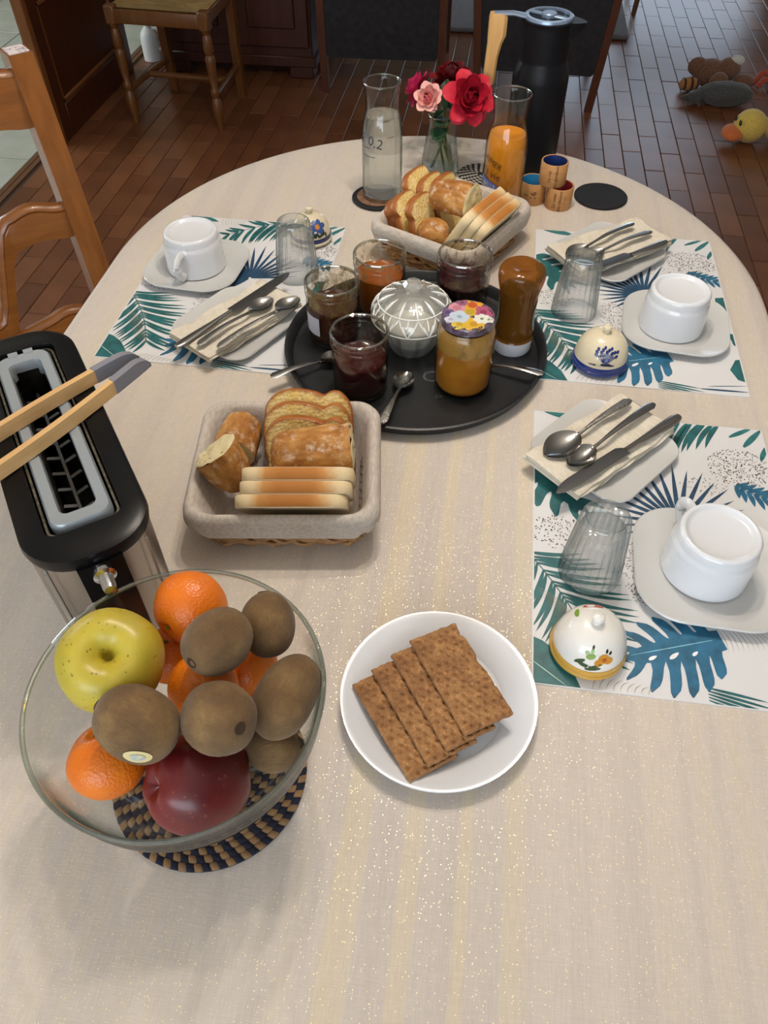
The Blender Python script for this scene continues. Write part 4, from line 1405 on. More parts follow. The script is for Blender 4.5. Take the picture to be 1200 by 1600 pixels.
# honey jar with flowered lid
hj = thing('honey_jar', 'glass jar of honey with flower printed lid on the black tray', 'jar', (-0.009, 0.859, ZT))
hr = 0.0395
ob('glass', lathe(smooth_prof([(0, 0), (hr * 0.8, 0.0), (hr * 0.96, 0.006), (hr, 0.016), (hr, 0.085), (hr * 0.97, 0.096), (hr * 0.88, 0.102), (hr * 0.86, 0.107), (hr * 0.84, 0.107)], 3), 56), M_jar, hj, sharp=60)
M_hon = pm('honey', '#a8701c', 0.25, col2='#93591a', scale=24, coat=0.3, sss=0.2, spec=0.6)
ob('honey', lathe(smooth_prof([(0, 0.004), (hr * 0.78, 0.004), (hr * 0.93, 0.009), (hr * 0.965, 0.018), (hr * 0.965, 0.066), (hr * 0.90, 0.068), (0, 0.066)], 3), 48), M_hon, hj, sharp=60)
ob('honey_film', lathe([(hr * 0.966, 0.068), (hr * 0.966, 0.085), (hr * 0.94, 0.096), (hr * 0.86, 0.101)], 48), smear('film_honey', '#a07a3c', 0.95, 50), hj)
lid = ob('lid', lathe([(0, 0.1135), (hr * 0.80, 0.1145), (hr * 0.88, 0.1135), (hr * 0.905, 0.1115), (hr * 0.905, 0.107), (hr * 0.92, 0.1055), (hr * 0.90, 0.1045), (hr * 0.84, 0.105)], 56), pm('lid_dark', '#3b3038', 0.2, col2='#6a5a70', scale=90, coat=0.5), hj, sharp=40)
def flower(cx, cy, r, col, core, n, rc=0.35, pw=0.5):
    m = MB()
    r *= 1.18
    for q in range(n):
        a = 2 * math.pi * q / n + cx * 90
        m.add(ngon([(cx + (r * 0.55 + r * 0.45 * math.cos(w)) * math.cos(a) - r * pw * math.sin(w) * math.sin(a), cy + (r * 0.55 + r * 0.45 * math.cos(w)) * math.sin(a) + r * pw * math.sin(w) * math.cos(a)) for w in [2 * math.pi * s / 10 for s in range(10)]], 0.0))
    v, f = m.vf
    def top(p, o):
        rr = math.hypot(p[0], p[1])
        k = min(1.0, hr * 0.895 / rr) if rr > 0 else 1
        rr *= k
        z = 0.1135 + 0.001 * min(1, rr / (hr * 0.8)) if rr < hr * 0.80 else (0.1145 - (rr - hr * 0.80) * 0.42 if rr < hr * 0.88 else 0.1135 - (rr - hr * 0.88) * 2.6)
        return (p[0] * k, p[1] * k, z + o)
    o1 = 0.00045 + 0.00006 * rnd.random()
    ob('flower_print', ([top(p, o1) for p in v], f), pm('lidprint_' + col[1:], col, 0.25, coat=0.4), lid, smooth=False)
    cv = [(cx + r * rc * math.cos(2 * math.pi * s / 10), cy + r * rc * math.sin(2 * math.pi * s / 10), 0) for s in range(10)]
    ob('flower_print', ([top(p, 0.0007) for p in cv], [tuple(range(10))]), pm('lidprint_' + core[1:], core, 0.25, coat=0.4), lid, smooth=False)
for a in ((0.004, 0.022, 0.013, '#d29a2e', '#b5522a', 12, 0.42, 0.3), (-0.016, 0.013, 0.010, '#c98c98', '#b87484', 9, 0.5, 0.4), (0.002, 0.007, 0.0085, '#c0a53c', '#b3962f', 8, 0.6, 0.45), (0.019, 0.008, 0.013, '#a8526e', '#8c3a58', 14, 0.3, 0.2),
          (-0.011, -0.006, 0.012, '#b9c6d2', '#8fa7ba', 5, 0.25, 0.5), (0.018, -0.007, 0.010, '#d6d6cc', '#6a7a5a', 7, 0.2, 0.35), (0.008, -0.020, 0.013, '#d2a93a', '#c08f2a', 11, 0.35, 0.35), (-0.010, -0.023, 0.009, '#cdb24c', '#b8982f', 6, 0.4, 0.5),
          (-0.027, 0.001, 0.008, '#6d5a80', '#54456a', 6, 0.4, 0.5), (-0.022, -0.014, 0.007, '#c9c9d6', '#a9a9bd', 5, 0.4, 0.5), (0.027, -0.008, 0.006, '#d0d0c8', '#8a9a78', 6, 0.3, 0.45), (-0.010, 0.026, 0.007, '#8f5a78', '#73465f', 7, 0.4, 0.4)):
    flower(*a)

# caramel sauce bottle standing on its cap
cb = thing('sauce_bottle', 'squeezy bottle of caramel sauce standing on its white cap', 'bottle', (0.058, 0.955, ZT))
ob('cap', lathe([(0, 0), (0.0265, 0), (0.028, 0.003), (0.028, 0.020), (0.0275, 0.022), (0, 0.022)], 48), pm('bottle_cap', '#d0d0d4', 0.35), cb, sharp=40)
bp = smooth_prof([(0.0, 0.022), (0.0272, 0.022), (0.0280, 0.026), (0.0278, 0.038), (0.0262, 0.055), (0.0255, 0.072), (0.0272, 0.092), (0.0312, 0.110), (0.0325, 0.120), (0.0305, 0.130), (0.022, 0.1345), (0.010, 0.1320), (0.0, 0.1310)], 3)
def amber(name, col, k_):
    k = NT(name)
    k.b.inputs['Base Color'].default_value = lin(col)
    k.b.inputs['Roughness'].default_value = 0.12
    k.b.inputs['Coat Weight'].default_value = 0.6
    tr = k.n('ShaderNodeBsdfTransparent')
    tr.inputs['Color'].default_value = lin('#cf9a52')
    mx = k.n('ShaderNodeMixShader')
    mx.inputs['Fac'].default_value = k_
    k.l(tr.outputs[0], mx.inputs[1])
    k.l(k.b.outputs[0], mx.inputs[2])
    k.l(mx.outputs[0], k.out.inputs['Surface'])
    return k.m
ob('bottle', lathe(bp, 48), amber('amber_plastic', '#8a5c1e', 0.40), cb, sharp=60)
ob('sauce', lathe([(0, 0.023)] + [(r_ * 0.93, z) for r_, z in bp if 0.024 < z < 0.100] + [(0.0, 0.098)], 40), pm('caramel', '#421c0a', 0.2), cb, sharp=60)
for a0 in (175, -5):
    rows = []
    for z in (0.034, 0.050, 0.066, 0.082):
        w = 22 * math.sin(math.pi * (z - 0.028) / 0.062) + 4
        rb = 0.0285 if z < 0.04 else (0.0270 if z < 0.06 else (0.0264 if z < 0.075 else 0.0272))
        rows.append([(rb * math.cos(R(a0 + w * q / 4)), rb * math.sin(R(a0 + w * q / 4)), z) for q in range(-4, 5)])
    ob('paper_label', rings(rows, False), pm('bottle_label', '#9fb0b4', 0.4, col2='#5f6f78', scale=160), cb)

# spoons lying on the tray
def tray_spoon(end, tip, label, **kw):
    return cutlery('spoon', end, tip, label, group='spoons on the tray', **kw)
e_, t_ = T(596, 667, 0.021), T(637, 586, 0.006)
tray_spoon((e_.x, e_.y, TOP + 0.019), (t_.x, t_.y, ZT + 0.0005), 'small spoon lying on the black tray beside the dark red jam', chased=True)
e_, t_ = T(423, 592, 0.022), (-0.172, 0.903)
tray_spoon((e_.x, e_.y, TOP + 0.0175), (-0.178, 0.896, ZT + 0.0005), 'spoon with handle over the tray rim between two jam jars')
e_ = T(849, 588, 0.02)
tray_spoon((e_.x, e_.y, TOP + 0.0165), (e_.x - 0.118, e_.y + 0.032, ZT + 0.0005), 'spoon lying between honey jar and caramel bottle with handle over the tray rim')

# ------------------------------------------------------------------ bread baskets
M_lin = pm('linen_liner', '#c4bab0', 0.9, col2='#b4aaa0', scale=260, stretch=(1, 0.35, 1), bump=0.35, bscale=420, lo=0.4, hi=0.6)
M_wick = pm('wicker', '#8c5f36', 0.6, col2='#b58a55', scale=70, stretch=(1, 1, 4))
BW, BD, BH = 0.224, 0.204, 0.064
def basket(loc, rz, label, letter=False):
    t = thing('bread_basket', label, 'basket', loc, rz, 'lined bread baskets')
    def ring(k, z, n=10, r=0.028):
        return rrect(BW * k, BD * k, r * k, n, z)
    # woven strands
    for q in range(7):
        z = 0.004 + q * 0.0068
        k = 0.79 + 0.17 * z / BH
        base = ring(k, z, 12)
        # even out the points along the outline
        per = []
        for i in range(len(base)):
            a, b = base[i], base[(i + 1) % len(base)]
            m_ = max(1, int(math.dist(a, b) / 0.006))
            for s in range(m_):
                per.append([a[c] + (b[c] - a[c]) * s / m_ for c in range(3)])
        n = len(per)
        cx = 0
        pts = []
        for i, p_ in enumerate(per):
            L = math.hypot(p_[0], p_[1])
            o = 0.0026 * math.sin(i * math.pi / 2.5 + q * math.pi)
            pts.append((p_[0] * (1 + o / L), p_[1] * (1 + o / L), p_[2] + 0.0018 * math.sin(i * 0.8 + q * 2)))
        pts.append(pts[0])
        ob('wicker_strand', tube(pts, 0.0036, 6, 0.9, False), M_wick, t)
    st = ring(0.845, 0.0, 4)
    m = MB()
    for i in range(0, len(st), 1):
        x, y, _ = st[i]
        m.add(tube([(x * 0.93, y * 0.93, 0.002), (x * 1.08, y * 1.08, 0.050)], 0.0028, 6))
    ob('wicker_stakes', m.vf, M_wick, t)
    ob('wicker_base', rings([ring(0.78, 0.001), ring(0.78, 0.006)]), M_wick, t)
    # liner: floor, walls, rolled rim, hanging skirt with wavy hem
    rs = [ring(0.3, 0.0085), ring(0.66, 0.0085), ring(0.70, 0.012), ring(0.765, 0.03), ring(0.835, BH - 0.012), ring(0.866, BH - 0.003), ring(0.91, BH + 0.002), ring(0.955, BH + 0.001), ring(0.99, BH - 0.006), ring(1.0, BH - 0.016)]
    n = len(rs[0])
    sk = []
    for i, (x, y, z) in enumerate(ring(0.975, 0.0)):
        zz = 0.037 + 0.003 * math.sin(i * 1.3) + 0.003 * math.sin(i * 0.5 + 1)
        w = 1 + 0.008 * math.sin(i * 1.7)
        sk.append((x * w, y * w, zz))
    rs.append(sk)
    rs.append([(x * 0.975, y * 0.975, z + 0.001) for x, y, z in sk])
    ob('linen_liner', rings(rs, True, True, False), M_lin, t, sharp=70)
    if letter:
        v, f = text_vf('COCOON', 0.017)
        M = frame((BW * 0.5 * 0.800 - 0.0010, -0.018, 0.040), (0.0, 1.0, 0.0), (-1, 0, 0.36))
        ob('lettering', MB().add((v, f), M).vf, pm('liner_ink', '#4d463c', 0.8), t, smooth=False)
    return t
BN, BNR = Vector((-0.204, 0.623, TOP)), R(8)
BF, BFR = Vector((-0.056, 1.230, TOP)), R(63)
basket(BN, BNR, 'square wicker bread basket with linen liner beside the toaster', True)
basket(BF, BFR, 'square wicker bread basket with linen liner behind the black tray')

def crumb_mat(name, c1, c2, holes=True, hs=170, toasted=None):
    if name in MATS:
        return MATS[name]
    k = NT(name)
    v = k.coord('Object')
    f = k.noise(v, 60, 4)
    base = k.ramp(f, [(0.3, lin(c1)), (0.7, lin(c2))])
    if holes:
        vo = k.n('ShaderNodeTexVoronoi')
        vo.inputs['Scale'].default_value = hs
        k.l(v, vo.inputs['Vector'])
        nz = k.noise(v, 45, 2)
        ad = k.n('ShaderNodeMath', operation='MULTIPLY_ADD')
        k.l(nz, ad.inputs[0])
        ad.inputs[1].default_value = 0.5
        k.l(vo.outputs['Distance'], ad.inputs[2])
        hl = k.ramp(ad.outputs[0], [(0.34, (0.50, 0.44, 0.28, 1)), (0.46, (1, 1, 1, 1))])
        mx = k.n('ShaderNodeMix', data_type='RGBA', blend_type='MULTIPLY')
        mx.inputs['Factor'].default_value = 1
        k.l(base, mx.inputs['A'])
        k.l(hl, mx.inputs['B'])
        base = mx.outputs['Result']
        k.bump(ad.outputs[0], 0.5, 0.002)
    if toasted:
        at = k.n('ShaderNodeAttribute', attribute_name='depth')
        nz2 = k.noise(v, 90, 4, 0.7)
        am = k.n('ShaderNodeMath', operation='MULTIPLY_ADD')
        k.l(nz2, am.inputs[0])
        am.inputs[1].default_value = 0.9
        k.l(at.outputs['Fac'], am.inputs[2])
        mt = k.n('ShaderNodeMix', data_type='RGBA')
        k.l(k.ramp(am.outputs[0], [(0.42, (0, 0, 0, 1)), (1.15 / 1.9 + 0.25, (1, 1, 1, 1))]), mt.inputs['Factor'])
        mt.inputs['A'].default_value = lin(toasted)
        k.l(base, mt.inputs['B'])
        base = mt.outputs['Result']
    k.l(base, k.b.inputs['Base Color'])
    k.b.inputs['Roughness'].default_value = 0.85
    MATS[name] = k.m
    return k.m
M_brc = crumb_mat('brioche_crumb', '#e0be6c', '#ebd598', True, 230, '#9a5a1e')
M_bagc = crumb_mat('baguette_crumb', '#cbb889', '#d9cba2', True, 110)
M_tosc = crumb_mat('toast_crumb', '#d9c7a4', '#e2d4b6', False)
M_brx = pm('brioche_crust', '#8a4a16', 0.45, col2='#a8652a', scale=40, bump=0.2, bscale=120, coat=0.15)
def bag_crust():
    k = NT('baguette_crust')
    v = k.coord('Object')
    f = k.noise(k.coord('Object', (0.45, 1, 1)), 46, 6, 0.65)
    base = k.ramp(f, [(0.28, lin('#744418')), (0.45, lin('#9c652c')), (0.58, lin('#b78345')), (0.74, lin('#d6b078'))])
    f2 = k.noise(k.coord('Object', (1, 1, 1), (0.5, 0.3, 0)), 70, 5, 0.7)
    fl = k.ramp(f2, [(0.52, (0, 0, 0, 1)), (0.70, (0.85, 0.85, 0.85, 1))])
    mx = k.n('ShaderNodeMix', data_type='RGBA')
    k.l(fl, mx.inputs['Factor'])
    k.l(base, mx.inputs['A'])
    mx.inputs['B'].default_value = lin('#d8c0a4')
    k.l(mx.outputs['Result'], k.b.inputs['Base Color'])
    k.b.inputs['Roughness'].default_value = 0.7
    k.b.inputs['Specular IOR Level'].default_value = 0.3
    k.bump(f, 0.8, 0.004)
    return k.m
M_bagx = bag_crust()
def toast_crust():
    k = NT('toast_crust')
    v = k.coord('Object')
    s = k.n('ShaderNodeSeparateXYZ')
    k.l(v, s.inputs[0])
    f = k.noise(v, 50, 3)
    ab = k.n('ShaderNodeMath', operation='ABSOLUTE')
    k.l(s.outputs['X'], ab.inputs[0])
    ad = k.n('ShaderNodeMath', operation='MULTIPLY_ADD')
    k.l(f, ad.inputs[0])
    ad.inputs[1].default_value = 0.02
    k.l(ab.outputs[0], ad.inputs[2])
    k.l(k.ramp(ad.outputs[0], [(0.030, lin('#b0702c')), (0.044, lin('#c48a48')), (0.056, lin('#dcc59a'))]), k.b.inputs['Base Color'])
    k.b.inputs['Roughness'].default_value = 0.7
    return k.m
M_tosx = toast_crust()

BRI = spline([(-0.050, 0.004), (-0.054, 0.022), (-0.056, 0.045), (-0.052, 0.066), (-0.036, 0.080), (-0.012, 0.083), (0.010, 0.079), (0.020, 0.0755), (0.030, 0.080), (0.042, 0.078), (0.054, 0.062), (0.057, 0.036), (0.052, 0.006), (0.020, 0.0), (-0.02, 0.0)], 4, True)
def bread_slice(name, label, group, outline, th, M, m_crumb, m_crust, inset=0.0025, scale=1.0):
    t = thing(name, label, 'bread', (0, 0, 0), 0, group)
    t.matrix_world = M
    O = [(x * scale, y * scale) for x, y in outline]
    cx, cy = sum(p[0] for p in O) / len(O), sum(p[1] for p in O) / len(O)
    def ins(d):
        return [(x - (x - cx) / math.hypot(x - cx, y - cy) * d, y - (y - cy) / math.hypot(x - cx, y - cy) * d) for x, y in O]
    h = th / 2
    P3 = lambda pts, z: [(x, y, z) for x, y in pts]
    ob('crust', rings([P3(ins(0.0012), -h + 0.0004), P3(ins(0.0002), -h + 0.0012), P3(O, 0), P3(ins(0.0002), h - 0.0012), P3(ins(0.0012), h - 0.0004)], True, False, False), m_crust, t, sharp=60)
    q = inset
    lv = [(0.0012, 0.0, 0.0004), (q * 0.5, 0.25, 0.0), (q, 0.55, 0.0), (q * 1.8, 0.85, 0.0), (q * 3.2, 1.0, 0.0)]
    cen = [(cx + (x - cx) * 0.15, cy + (y - cy) * 0.15) for x, y in O]
    rs, dep = [], []
    for d, a_, dz in lv:
        rs.append(P3(ins(d), -h + dz))
        dep += [a_] * len(O)
    rs.append(P3(cen, -h))
    dep += [1.0] * len(O)
    rs.append(P3(cen, h))
    dep += [1.0] * len(O)
    for d, a_, dz in lv[::-1]:
        rs.append(P3(ins(d), h - dz))
        dep += [a_] * len(O)
    v, f = rings(rs, True, False, False)
    n = len(O)
    f = [q_ for q_ in f if not (5 * n <= min(q_) < 6 * n and max(q_) >= 6 * n)]
    f.append(tuple(range(5 * n, 6 * n))[::-1])
    f.append(tuple(range(6 * n, 7 * n)))
    o = ob('crumb', (v, f), m_crumb, t, smooth=False)
    at = o.data.attributes.new('depth', 'FLOAT', 'POINT')
    if len(o.data.vertices) == len(dep):
        at.data.foreach_set('value', dep)
    return t
ex = Vector((math.cos(BNR), math.sin(BNR), 0))
ey = Vector((-math.sin(BNR), math.cos(BNR), 0))
def leanM(top, x, toward, tilt, drop):
    """frame with +y pointing up the leaning slice; origin = foot of the slice"""
    up = toward * math.cos(tilt) + Vector((0, 0, 1)) * math.sin(tilt)
    o = Vector(top) - up * drop
    return frame(o, x, x.cross(up))
gN, gF = 'brioche slices in the basket beside the toaster', 'brioche slices in the basket behind the tray'
def in_basket(o, x_, y_, p):
    """basket coordinates -> world"""
    return o + x_ * p[0] + y_ * p[1] + Vector((0, 0, p[2]))
for foot, top_, x0, sc__, lab in (((0.0505, 0.020), (0.098, 0.095), 0.022, 0.98, 'rearmost golden brioche slice leaning on the liner of the basket beside the toaster'),
                                  ((0.0335, 0.015), (0.0745, 0.090), 0.022, 0.98, 'second golden brioche slice from the rear in the basket beside the toaster'),
                                  ((0.0170, 0.011), (0.0490, 0.085), 0.024, 0.96, 'third golden brioche slice from the rear in the basket beside the toaster, under the baguette'),
                                  ((0.0010, 0.010), (0.0250, 0.084), 0.030, 0.90, 'foremost golden brioche slice in the basket beside the toaster, mostly hidden by the baguette')):
    up = (ey * (top_[0] - foot[0]) + Vector((0, 0, top_[1] - foot[1]))).normalized()
    bread_slice('brioche_slice', lab, gN, BRI, 0.0145, frame(in_basket(BN, ex, ey, (x0, foot[0], foot[1])), ex, ex.cross(up)), M_brc, M_brx, 0.008, sc__)

TOA = rrect(0.125, 0.082, 0.014, 4)
TOA = [(x, y + 0.041) for x, y, _ in TOA]
def toast_stack(front, x, back, n, tilt, dx, label, group, step=0.0150):
    """slices lying on each other, back edge lower; front = middle of the lowest front edge"""
    up = Vector(back) * math.cos(tilt) - Vector((0, 0, 1)) * math.sin(tilt)
    nz = Vector(x).cross(up)
    if nz.z < 0:
        nz = -nz
    for i in range(n):
        o = Vector(front) + nz * (i * step) + Vector(x) * dx[i]
        M = frame(o, x, Vector(x).cross(up))
        bread_slice('sandwich_bread_slice', label[i], group, TOA, 0.0145, M, M_tosc, M_tosx, 0.002)
p = in_basket(BN, ex, ey, (0.013, -0.088, 0.084))
toast_stack(p, ex, ey, 3, R(55), (0.0, 0.005, 0.007), ('lowest white sandwich bread slice of the stack in the basket beside the toaster', 'middle white sandwich bread slice of the stack in the basket beside the toaster', 'topmost white sandwich bread slice of the stack in the basket beside the toaster'), 'sandwich bread beside the toaster')

def baguette(name, label, group, c, axis, L, r0, r1, flat=0.8, cut0=True, cut1=True, up=(0, 0, 1), seed=0, dome=0.5, slant=0.0):
    """piece of baguette: crust tube with cut faces of crumb or rounded ends"""
    t = thing(name, label, 'bread', (0, 0, 0), 0, group)
    t.matrix_world = frame(c, axis, up)
    n, m = 22, 26
    rs = []
    def sec(x, k):
        out = []
        for j in range(m):
            a = 2 * math.pi * j / m
            y, z = math.cos(a), math.sin(a)
            if z < 0:
                z *= 0.72
            nn = 1 + 0.10 * noise.noise(Vector((x * 45 + seed, y * 1.9, z * 1.9))) + 0.03 * noise.noise(Vector((x * 160 + seed, y * 6, z * 6))) + 0.07 * math.exp(-((a - 1.4) / 0.22) ** 2) - 0.05 * math.exp(-((a - 1.0) / 0.18) ** 2)
            out.append((x + slant * z * k * r0, y * k * nn, z * flat * k * nn))
        return out
    for i in range(n + 1):
        s = i / n
        x = -L / 2 + L * s
        k = r0 + (r1 - r0) * s
        if not cut1 and s > 1 - dome:
            k *= math.sqrt(max(0.0, 1 - ((s - 1 + dome) / dome) ** 2.4)) * 0.97 + 0.03
        if not cut0 and s < dome:
            k *= math.sqrt(max(0.0, 1 - ((dome - s) / dome) ** 2.4)) * 0.97 + 0.03
        rs.append(sec(x, k))
    ob('crust', rings(rs, True, not cut0, not cut1), M_bagx, t, sharp=70)
    for e, R_ in ((cut0, rs[0]), (cut1, rs[-1])):
        if e:
            sgn = -1 if R_ is rs[0] else 1
            cx = sum(p_[0] for p_ in R_) / m
            r2_ = []
            for k, dx in ((1.0, 0.0), (0.96, 0.001), (0.75, 0.002), (0.5, 0.0005), (0.2, 0.0025)):
                r2_.append([(p_[0] + sgn * (dx + 0.003 * noise.noise(Vector((p_[1] * 110 + seed, p_[2] * 110, k * 5)))), p_[1] * k, p_[2] * k) for p_ in R_])
            ob('crumb', rings(r2_, True, False, True), M_bagc, t, sharp=80)
    return t
gb = 'baguette pieces in the basket beside the toaster'
c = in_basket(BN, ex, ey, (0.032, -0.0145, 0.090))
baguette('baguette_piece', 'long baguette piece with a cut end resting on the sandwich bread slices', gb, c, Vector((0.97, 0.17, 0.06)), 0.094, 0.0235, 0.0275, 0.88, False, True, (0, -0.35, 1), 1, 0.25)
c = in_basket(BN, ex, ey, (-0.063, 0.050, 0.050))
baguette('baguette_piece', 'baguette piece lying at the rear corner of the basket beside the toaster', gb, c, Vector((0.02, 0.98, 0.10)), 0.058, 0.0265, 0.025, 0.95, True, False, (0.5, 0, 1), 5, 0.3)
c = in_basket(BN, ex, ey, (-0.066, -0.018, 0.060))
baguette('baguette_piece', 'baguette heel with its pale cut face turned up beside the long baguette piece', gb, c, Vector((-0.42, 0.10, 0.72)), 0.060, 0.0245, 0.0295, 0.9, False, True, (0.5, -0.4, 0.7), 9, 0.75)

# far basket
fx = Vector((math.cos(BFR), math.sin(BFR), 0))
fy = Vector((-math.sin(BFR), math.cos(BFR), 0))
def standing(X, Y, z0, s_, lean, lab):
    """brioche slice standing on its short side, top leaning to the liner wall; crumb turned to the baguette"""
    up = Vector((0, 0, 1)) * math.cos(R(lean)) + fy * math.sin(R(lean))
    nrm = -fy * math.cos(R(lean)) + Vector((0, 0, 1)) * math.sin(R(lean))
    # outline x runs up the slice, outline y runs along the basket
    M = frame(in_basket(BF, fx, fy, (X, Y, z0)), up, nrm)
    M = M @ Matrix.Translation((0.0565 * s_, -0.0415 * s_, 0))
    bread_slice('brioche_slice', lab, gF, BRI, 0.0145, M, M_brc, M_brx, 0.006, s_)
standing(0.024, 0.0490, 0.012, 0.88, 31, 'tallest brioche slice at the back of the basket behind the tray')
standing(0.026, 0.0125, 0.012, 0.84, 19, 'brioche slice beside the cut baguette in the basket behind the tray')
standing(0.024, 0.0310, 0.012, 0.82, 25, 'brioche slice half hidden between two others in the basket behind the tray')
standing(-0.0445, 0.0185, 0.012, 0.78, 18, 'brioche slice on its side with dark crust beside the round bread roll')
standing(-0.0445, 0.0385, 0.012, 0.77, 27, 'brioche slice leaning on the front liner of the basket behind the tray')
standing(-0.0460, 0.0570, 0.014, 0.64, 28, 'small brioche slice next to the liner corner of the basket behind the tray')
gb2 = 'bread in the basket behind the tray'
baguette('baguette_piece', 'floury baguette piece with large cut face in the basket behind the tray', gb2, in_basket(BF, fx, fy, (-0.008, -0.002, 0.091)), Vector((0.90, -0.43, 0.05)), 0.075, 0.0275, 0.0315, 0.92, False, True, (0, -0.2, 1), 13, 0.3)
rl = ob('bread_roll', ellipsoid(0.0275, 0.0258, 0.0250, 32, 20, 0.10, 1.6, 4), M_bagx, None, in_basket(BF, fx, fy, (-0.063, -0.002, 0.054)), (0, 0, R(-27)))
tag(rl, 'round floury bread roll in front of the baguette in the basket behind the tray', 'bread')
pA = in_basket(BF, fx, fy, (-0.004, -0.095, 0.091))
toast_stack(pA, fx, fy, 3, R(60), (0.0, -0.004, -0.008), ('outermost white sandwich bread slice in the basket behind the tray', 'middle white sandwich bread slice in the basket behind the tray', 'innermost white sandwich bread slice in the basket behind the tray, next to the baguette'), 'sandwich bread behind the tray', 0.0150)

# ------------------------------------------------------------------ toaster
M_ss = pm('brushed_steel', '#a39c95', 0.28, 1.0, bump=0.08, bscale=900, stretch=(0.02, 0.02, 1), scale=900)
M_blk = pm('black_plastic', '#09090b', 0.32, spec=0.3)
M_gm = pm('grey_painted_metal', '#9aa1a6', 0.3, 0.25)
M_chr = pm('chrome', '#c9c9cc', 0.08, 1.0)
TOL, TOW, TOH = 0.350, 0.112, 0.190
ts = thing('toaster', 'long brushed steel toaster with black top and one long slot', 'toaster', (-0.4045, 0.507, TOP), R(-53.5))
def orr(l, w, r, z, n=10):
    return rrect(l, w, r, n, z)
ob('base', rings([orr(TOL - 0.02, TOW - 0.02, 0.036, 0.0), orr(TOL - 0.012, TOW - 0.012, 0.040, 0.012)]), M_blk, ts, sharp=30)
ob('body', rings([orr(TOL - 0.006, TOW - 0.006, 0.043, 0.010), orr(TOL - 0.003, TOW - 0.003, 0.0445, 0.014), orr(TOL - 0.003, TOW - 0.003, 0.0445, TOH - 0.014)], True, True, False), M_ss, ts, sharp=50)
OL, OW = 0.282, 0.068   # opening in the black top
top = rings([orr(TOL, TOW, 0.046, TOH - 0.016), orr(TOL + 0.002, TOW + 0.002, 0.047, TOH - 0.010), orr(TOL, TOW, 0.046, TOH - 0.003), orr(TOL - 0.012, TOW - 0.012, 0.041, TOH), orr(OL + 0.002, OW + 0.002, 0.012, TOH), orr(OL, OW, 0.011, TOH - 0.003), orr(OL, OW, 0.011, TOH - 0.014)], True, False, False)
ob('black_top', top, M_blk, ts, sharp=50)
ob('steel_edge', rings([orr(OL, OW, 0.011, TOH - 0.012), orr(OL - 0.003, OW - 0.003, 0.010, TOH - 0.005), orr(OL - 0.007, OW - 0.007, 0.009, TOH - 0.005), orr(OL - 0.008, OW - 0.008, 0.009, TOH - 0.010)], True, False, False), pm('worn_steel', '#8b8578', 0.4, 0.8, col2='#5e584c', scale=220), ts, sharp=40)
fo = ob('slot_frame', rings([orr(OL - 0.012, OW - 0.012, 0.013, TOH - 0.012), orr(OL - 0.012, OW - 0.012, 0.013, TOH - 0.003), orr(OL - 0.016, OW - 0.016, 0.012, TOH + 0.0005), orr(OL - 0.042, OW - 0.034, 0.008, TOH - 0.0005), orr(OL - 0.045, OW - 0.036, 0.007, TOH - 0.005), orr(OL - 0.045, OW - 0.036, 0.007, TOH - 0.020)], True, False, False), M_gm, ts, sharp=40)
M_well = pm('toaster_well', '#3a3733', 0.45, 0.6, col2='#231f1c', scale=60)
sl, sw = OL - 0.046, OW - 0.037
ob('slot_well', boxes((-sl / 2, sl / 2, -sw / 2 - 0.003, -sw / 2, 0.05, TOH - 0.012), (-sl / 2, sl / 2, sw / 2, sw / 2 + 0.003, 0.05, TOH - 0.012), (-sl / 2 - 0.003, -sl / 2, -sw / 2, sw / 2, 0.05, TOH - 0.012), (sl / 2, sl / 2 + 0.003, -sw / 2, sw / 2, 0.05, TOH - 0.012), (-sl / 2, sl / 2, -sw / 2, sw / 2, 0.045, 0.05)), M_well, ts, smooth=False)
M_fin = pm('toaster_fin', '#6f7275', 0.3, 0.9)
ob('bread_carriage', boxes((-sl / 2 + 0.008, sl / 2 - 0.008, -0.0015, 0.0015, 0.148, 0.153)), M_fin, ts, smooth=False)
for q in range(9):
    x = -sl / 2 + 0.02 + q * 0.0245
    for s in (-1, 1):
        ob('carriage_fin', rbox(0.004, 0.013, 0.0015), M_fin, ts, (x + (0.008 if s > 0 else 0), s * 0.0075, 0.150), (R(8) * s, 0, R(16) * s))
for s in (-1, 1):
    ob('slot_bracket', rbox(0.008, 0.010, 0.002), M_gm, ts, (-OL / 2 + 0.006, s * 0.008, TOH - 0.001))
# front with lever
ob('front_panel', rings([[(TOL / 2 - 0.010, y, z) for y, z in ((-0.021, 0.010), (0.021, 0.010), (0.021, TOH - 0.014), (-0.021, TOH - 0.014))], [(TOL / 2 + 0.003, y, z) for y, z in ((-0.020, 0.012), (0.020, 0.012), (0.020, TOH - 0.014), (-0.020, TOH - 0.014))]]), M_blk, ts, sharp=30)
ob('lever_slot', boxes((TOL / 2 + 0.001, TOL / 2 + 0.0034, -0.003, 0.003, 0.06, TOH - 0.025)), pm('slot_dark', '#030303', 0.6), ts, smooth=False)
kn = ob('lever_knob', MB().add(lathe([(0, 0), (0.006, 0), (0.006, 0.004), (0.010, 0.006), (0.010, 0.010), (0.0065, 0.012), (0.006, 0.024), (0.0052, 0.027), (0, 0.028)], 24), Matrix.Translation((TOL / 2 + 0.003, 0, TOH - 0.020)) @ Matrix.Rotation(R(90), 4, 'Y')).vf, M_chr, ts, sharp=40)
for s in (-1, 1):
    for k in (0.030, 0.037):
        ob('body_groove', boxes((TOL / 2 - 0.0445 + 0.0435 * math.cos(R(50)) + k - 0.031, TOL / 2 - 0.0445 + 0.0435 * math.cos(R(50)) + k - 0.0302, s * 0.0445 - 0.002, s * 0.0445 + 0.0005, 0.02, TOH - 0.018)), pm('groove_light', '#cfc9c0', 0.3, 0.8), ts, smooth=False)

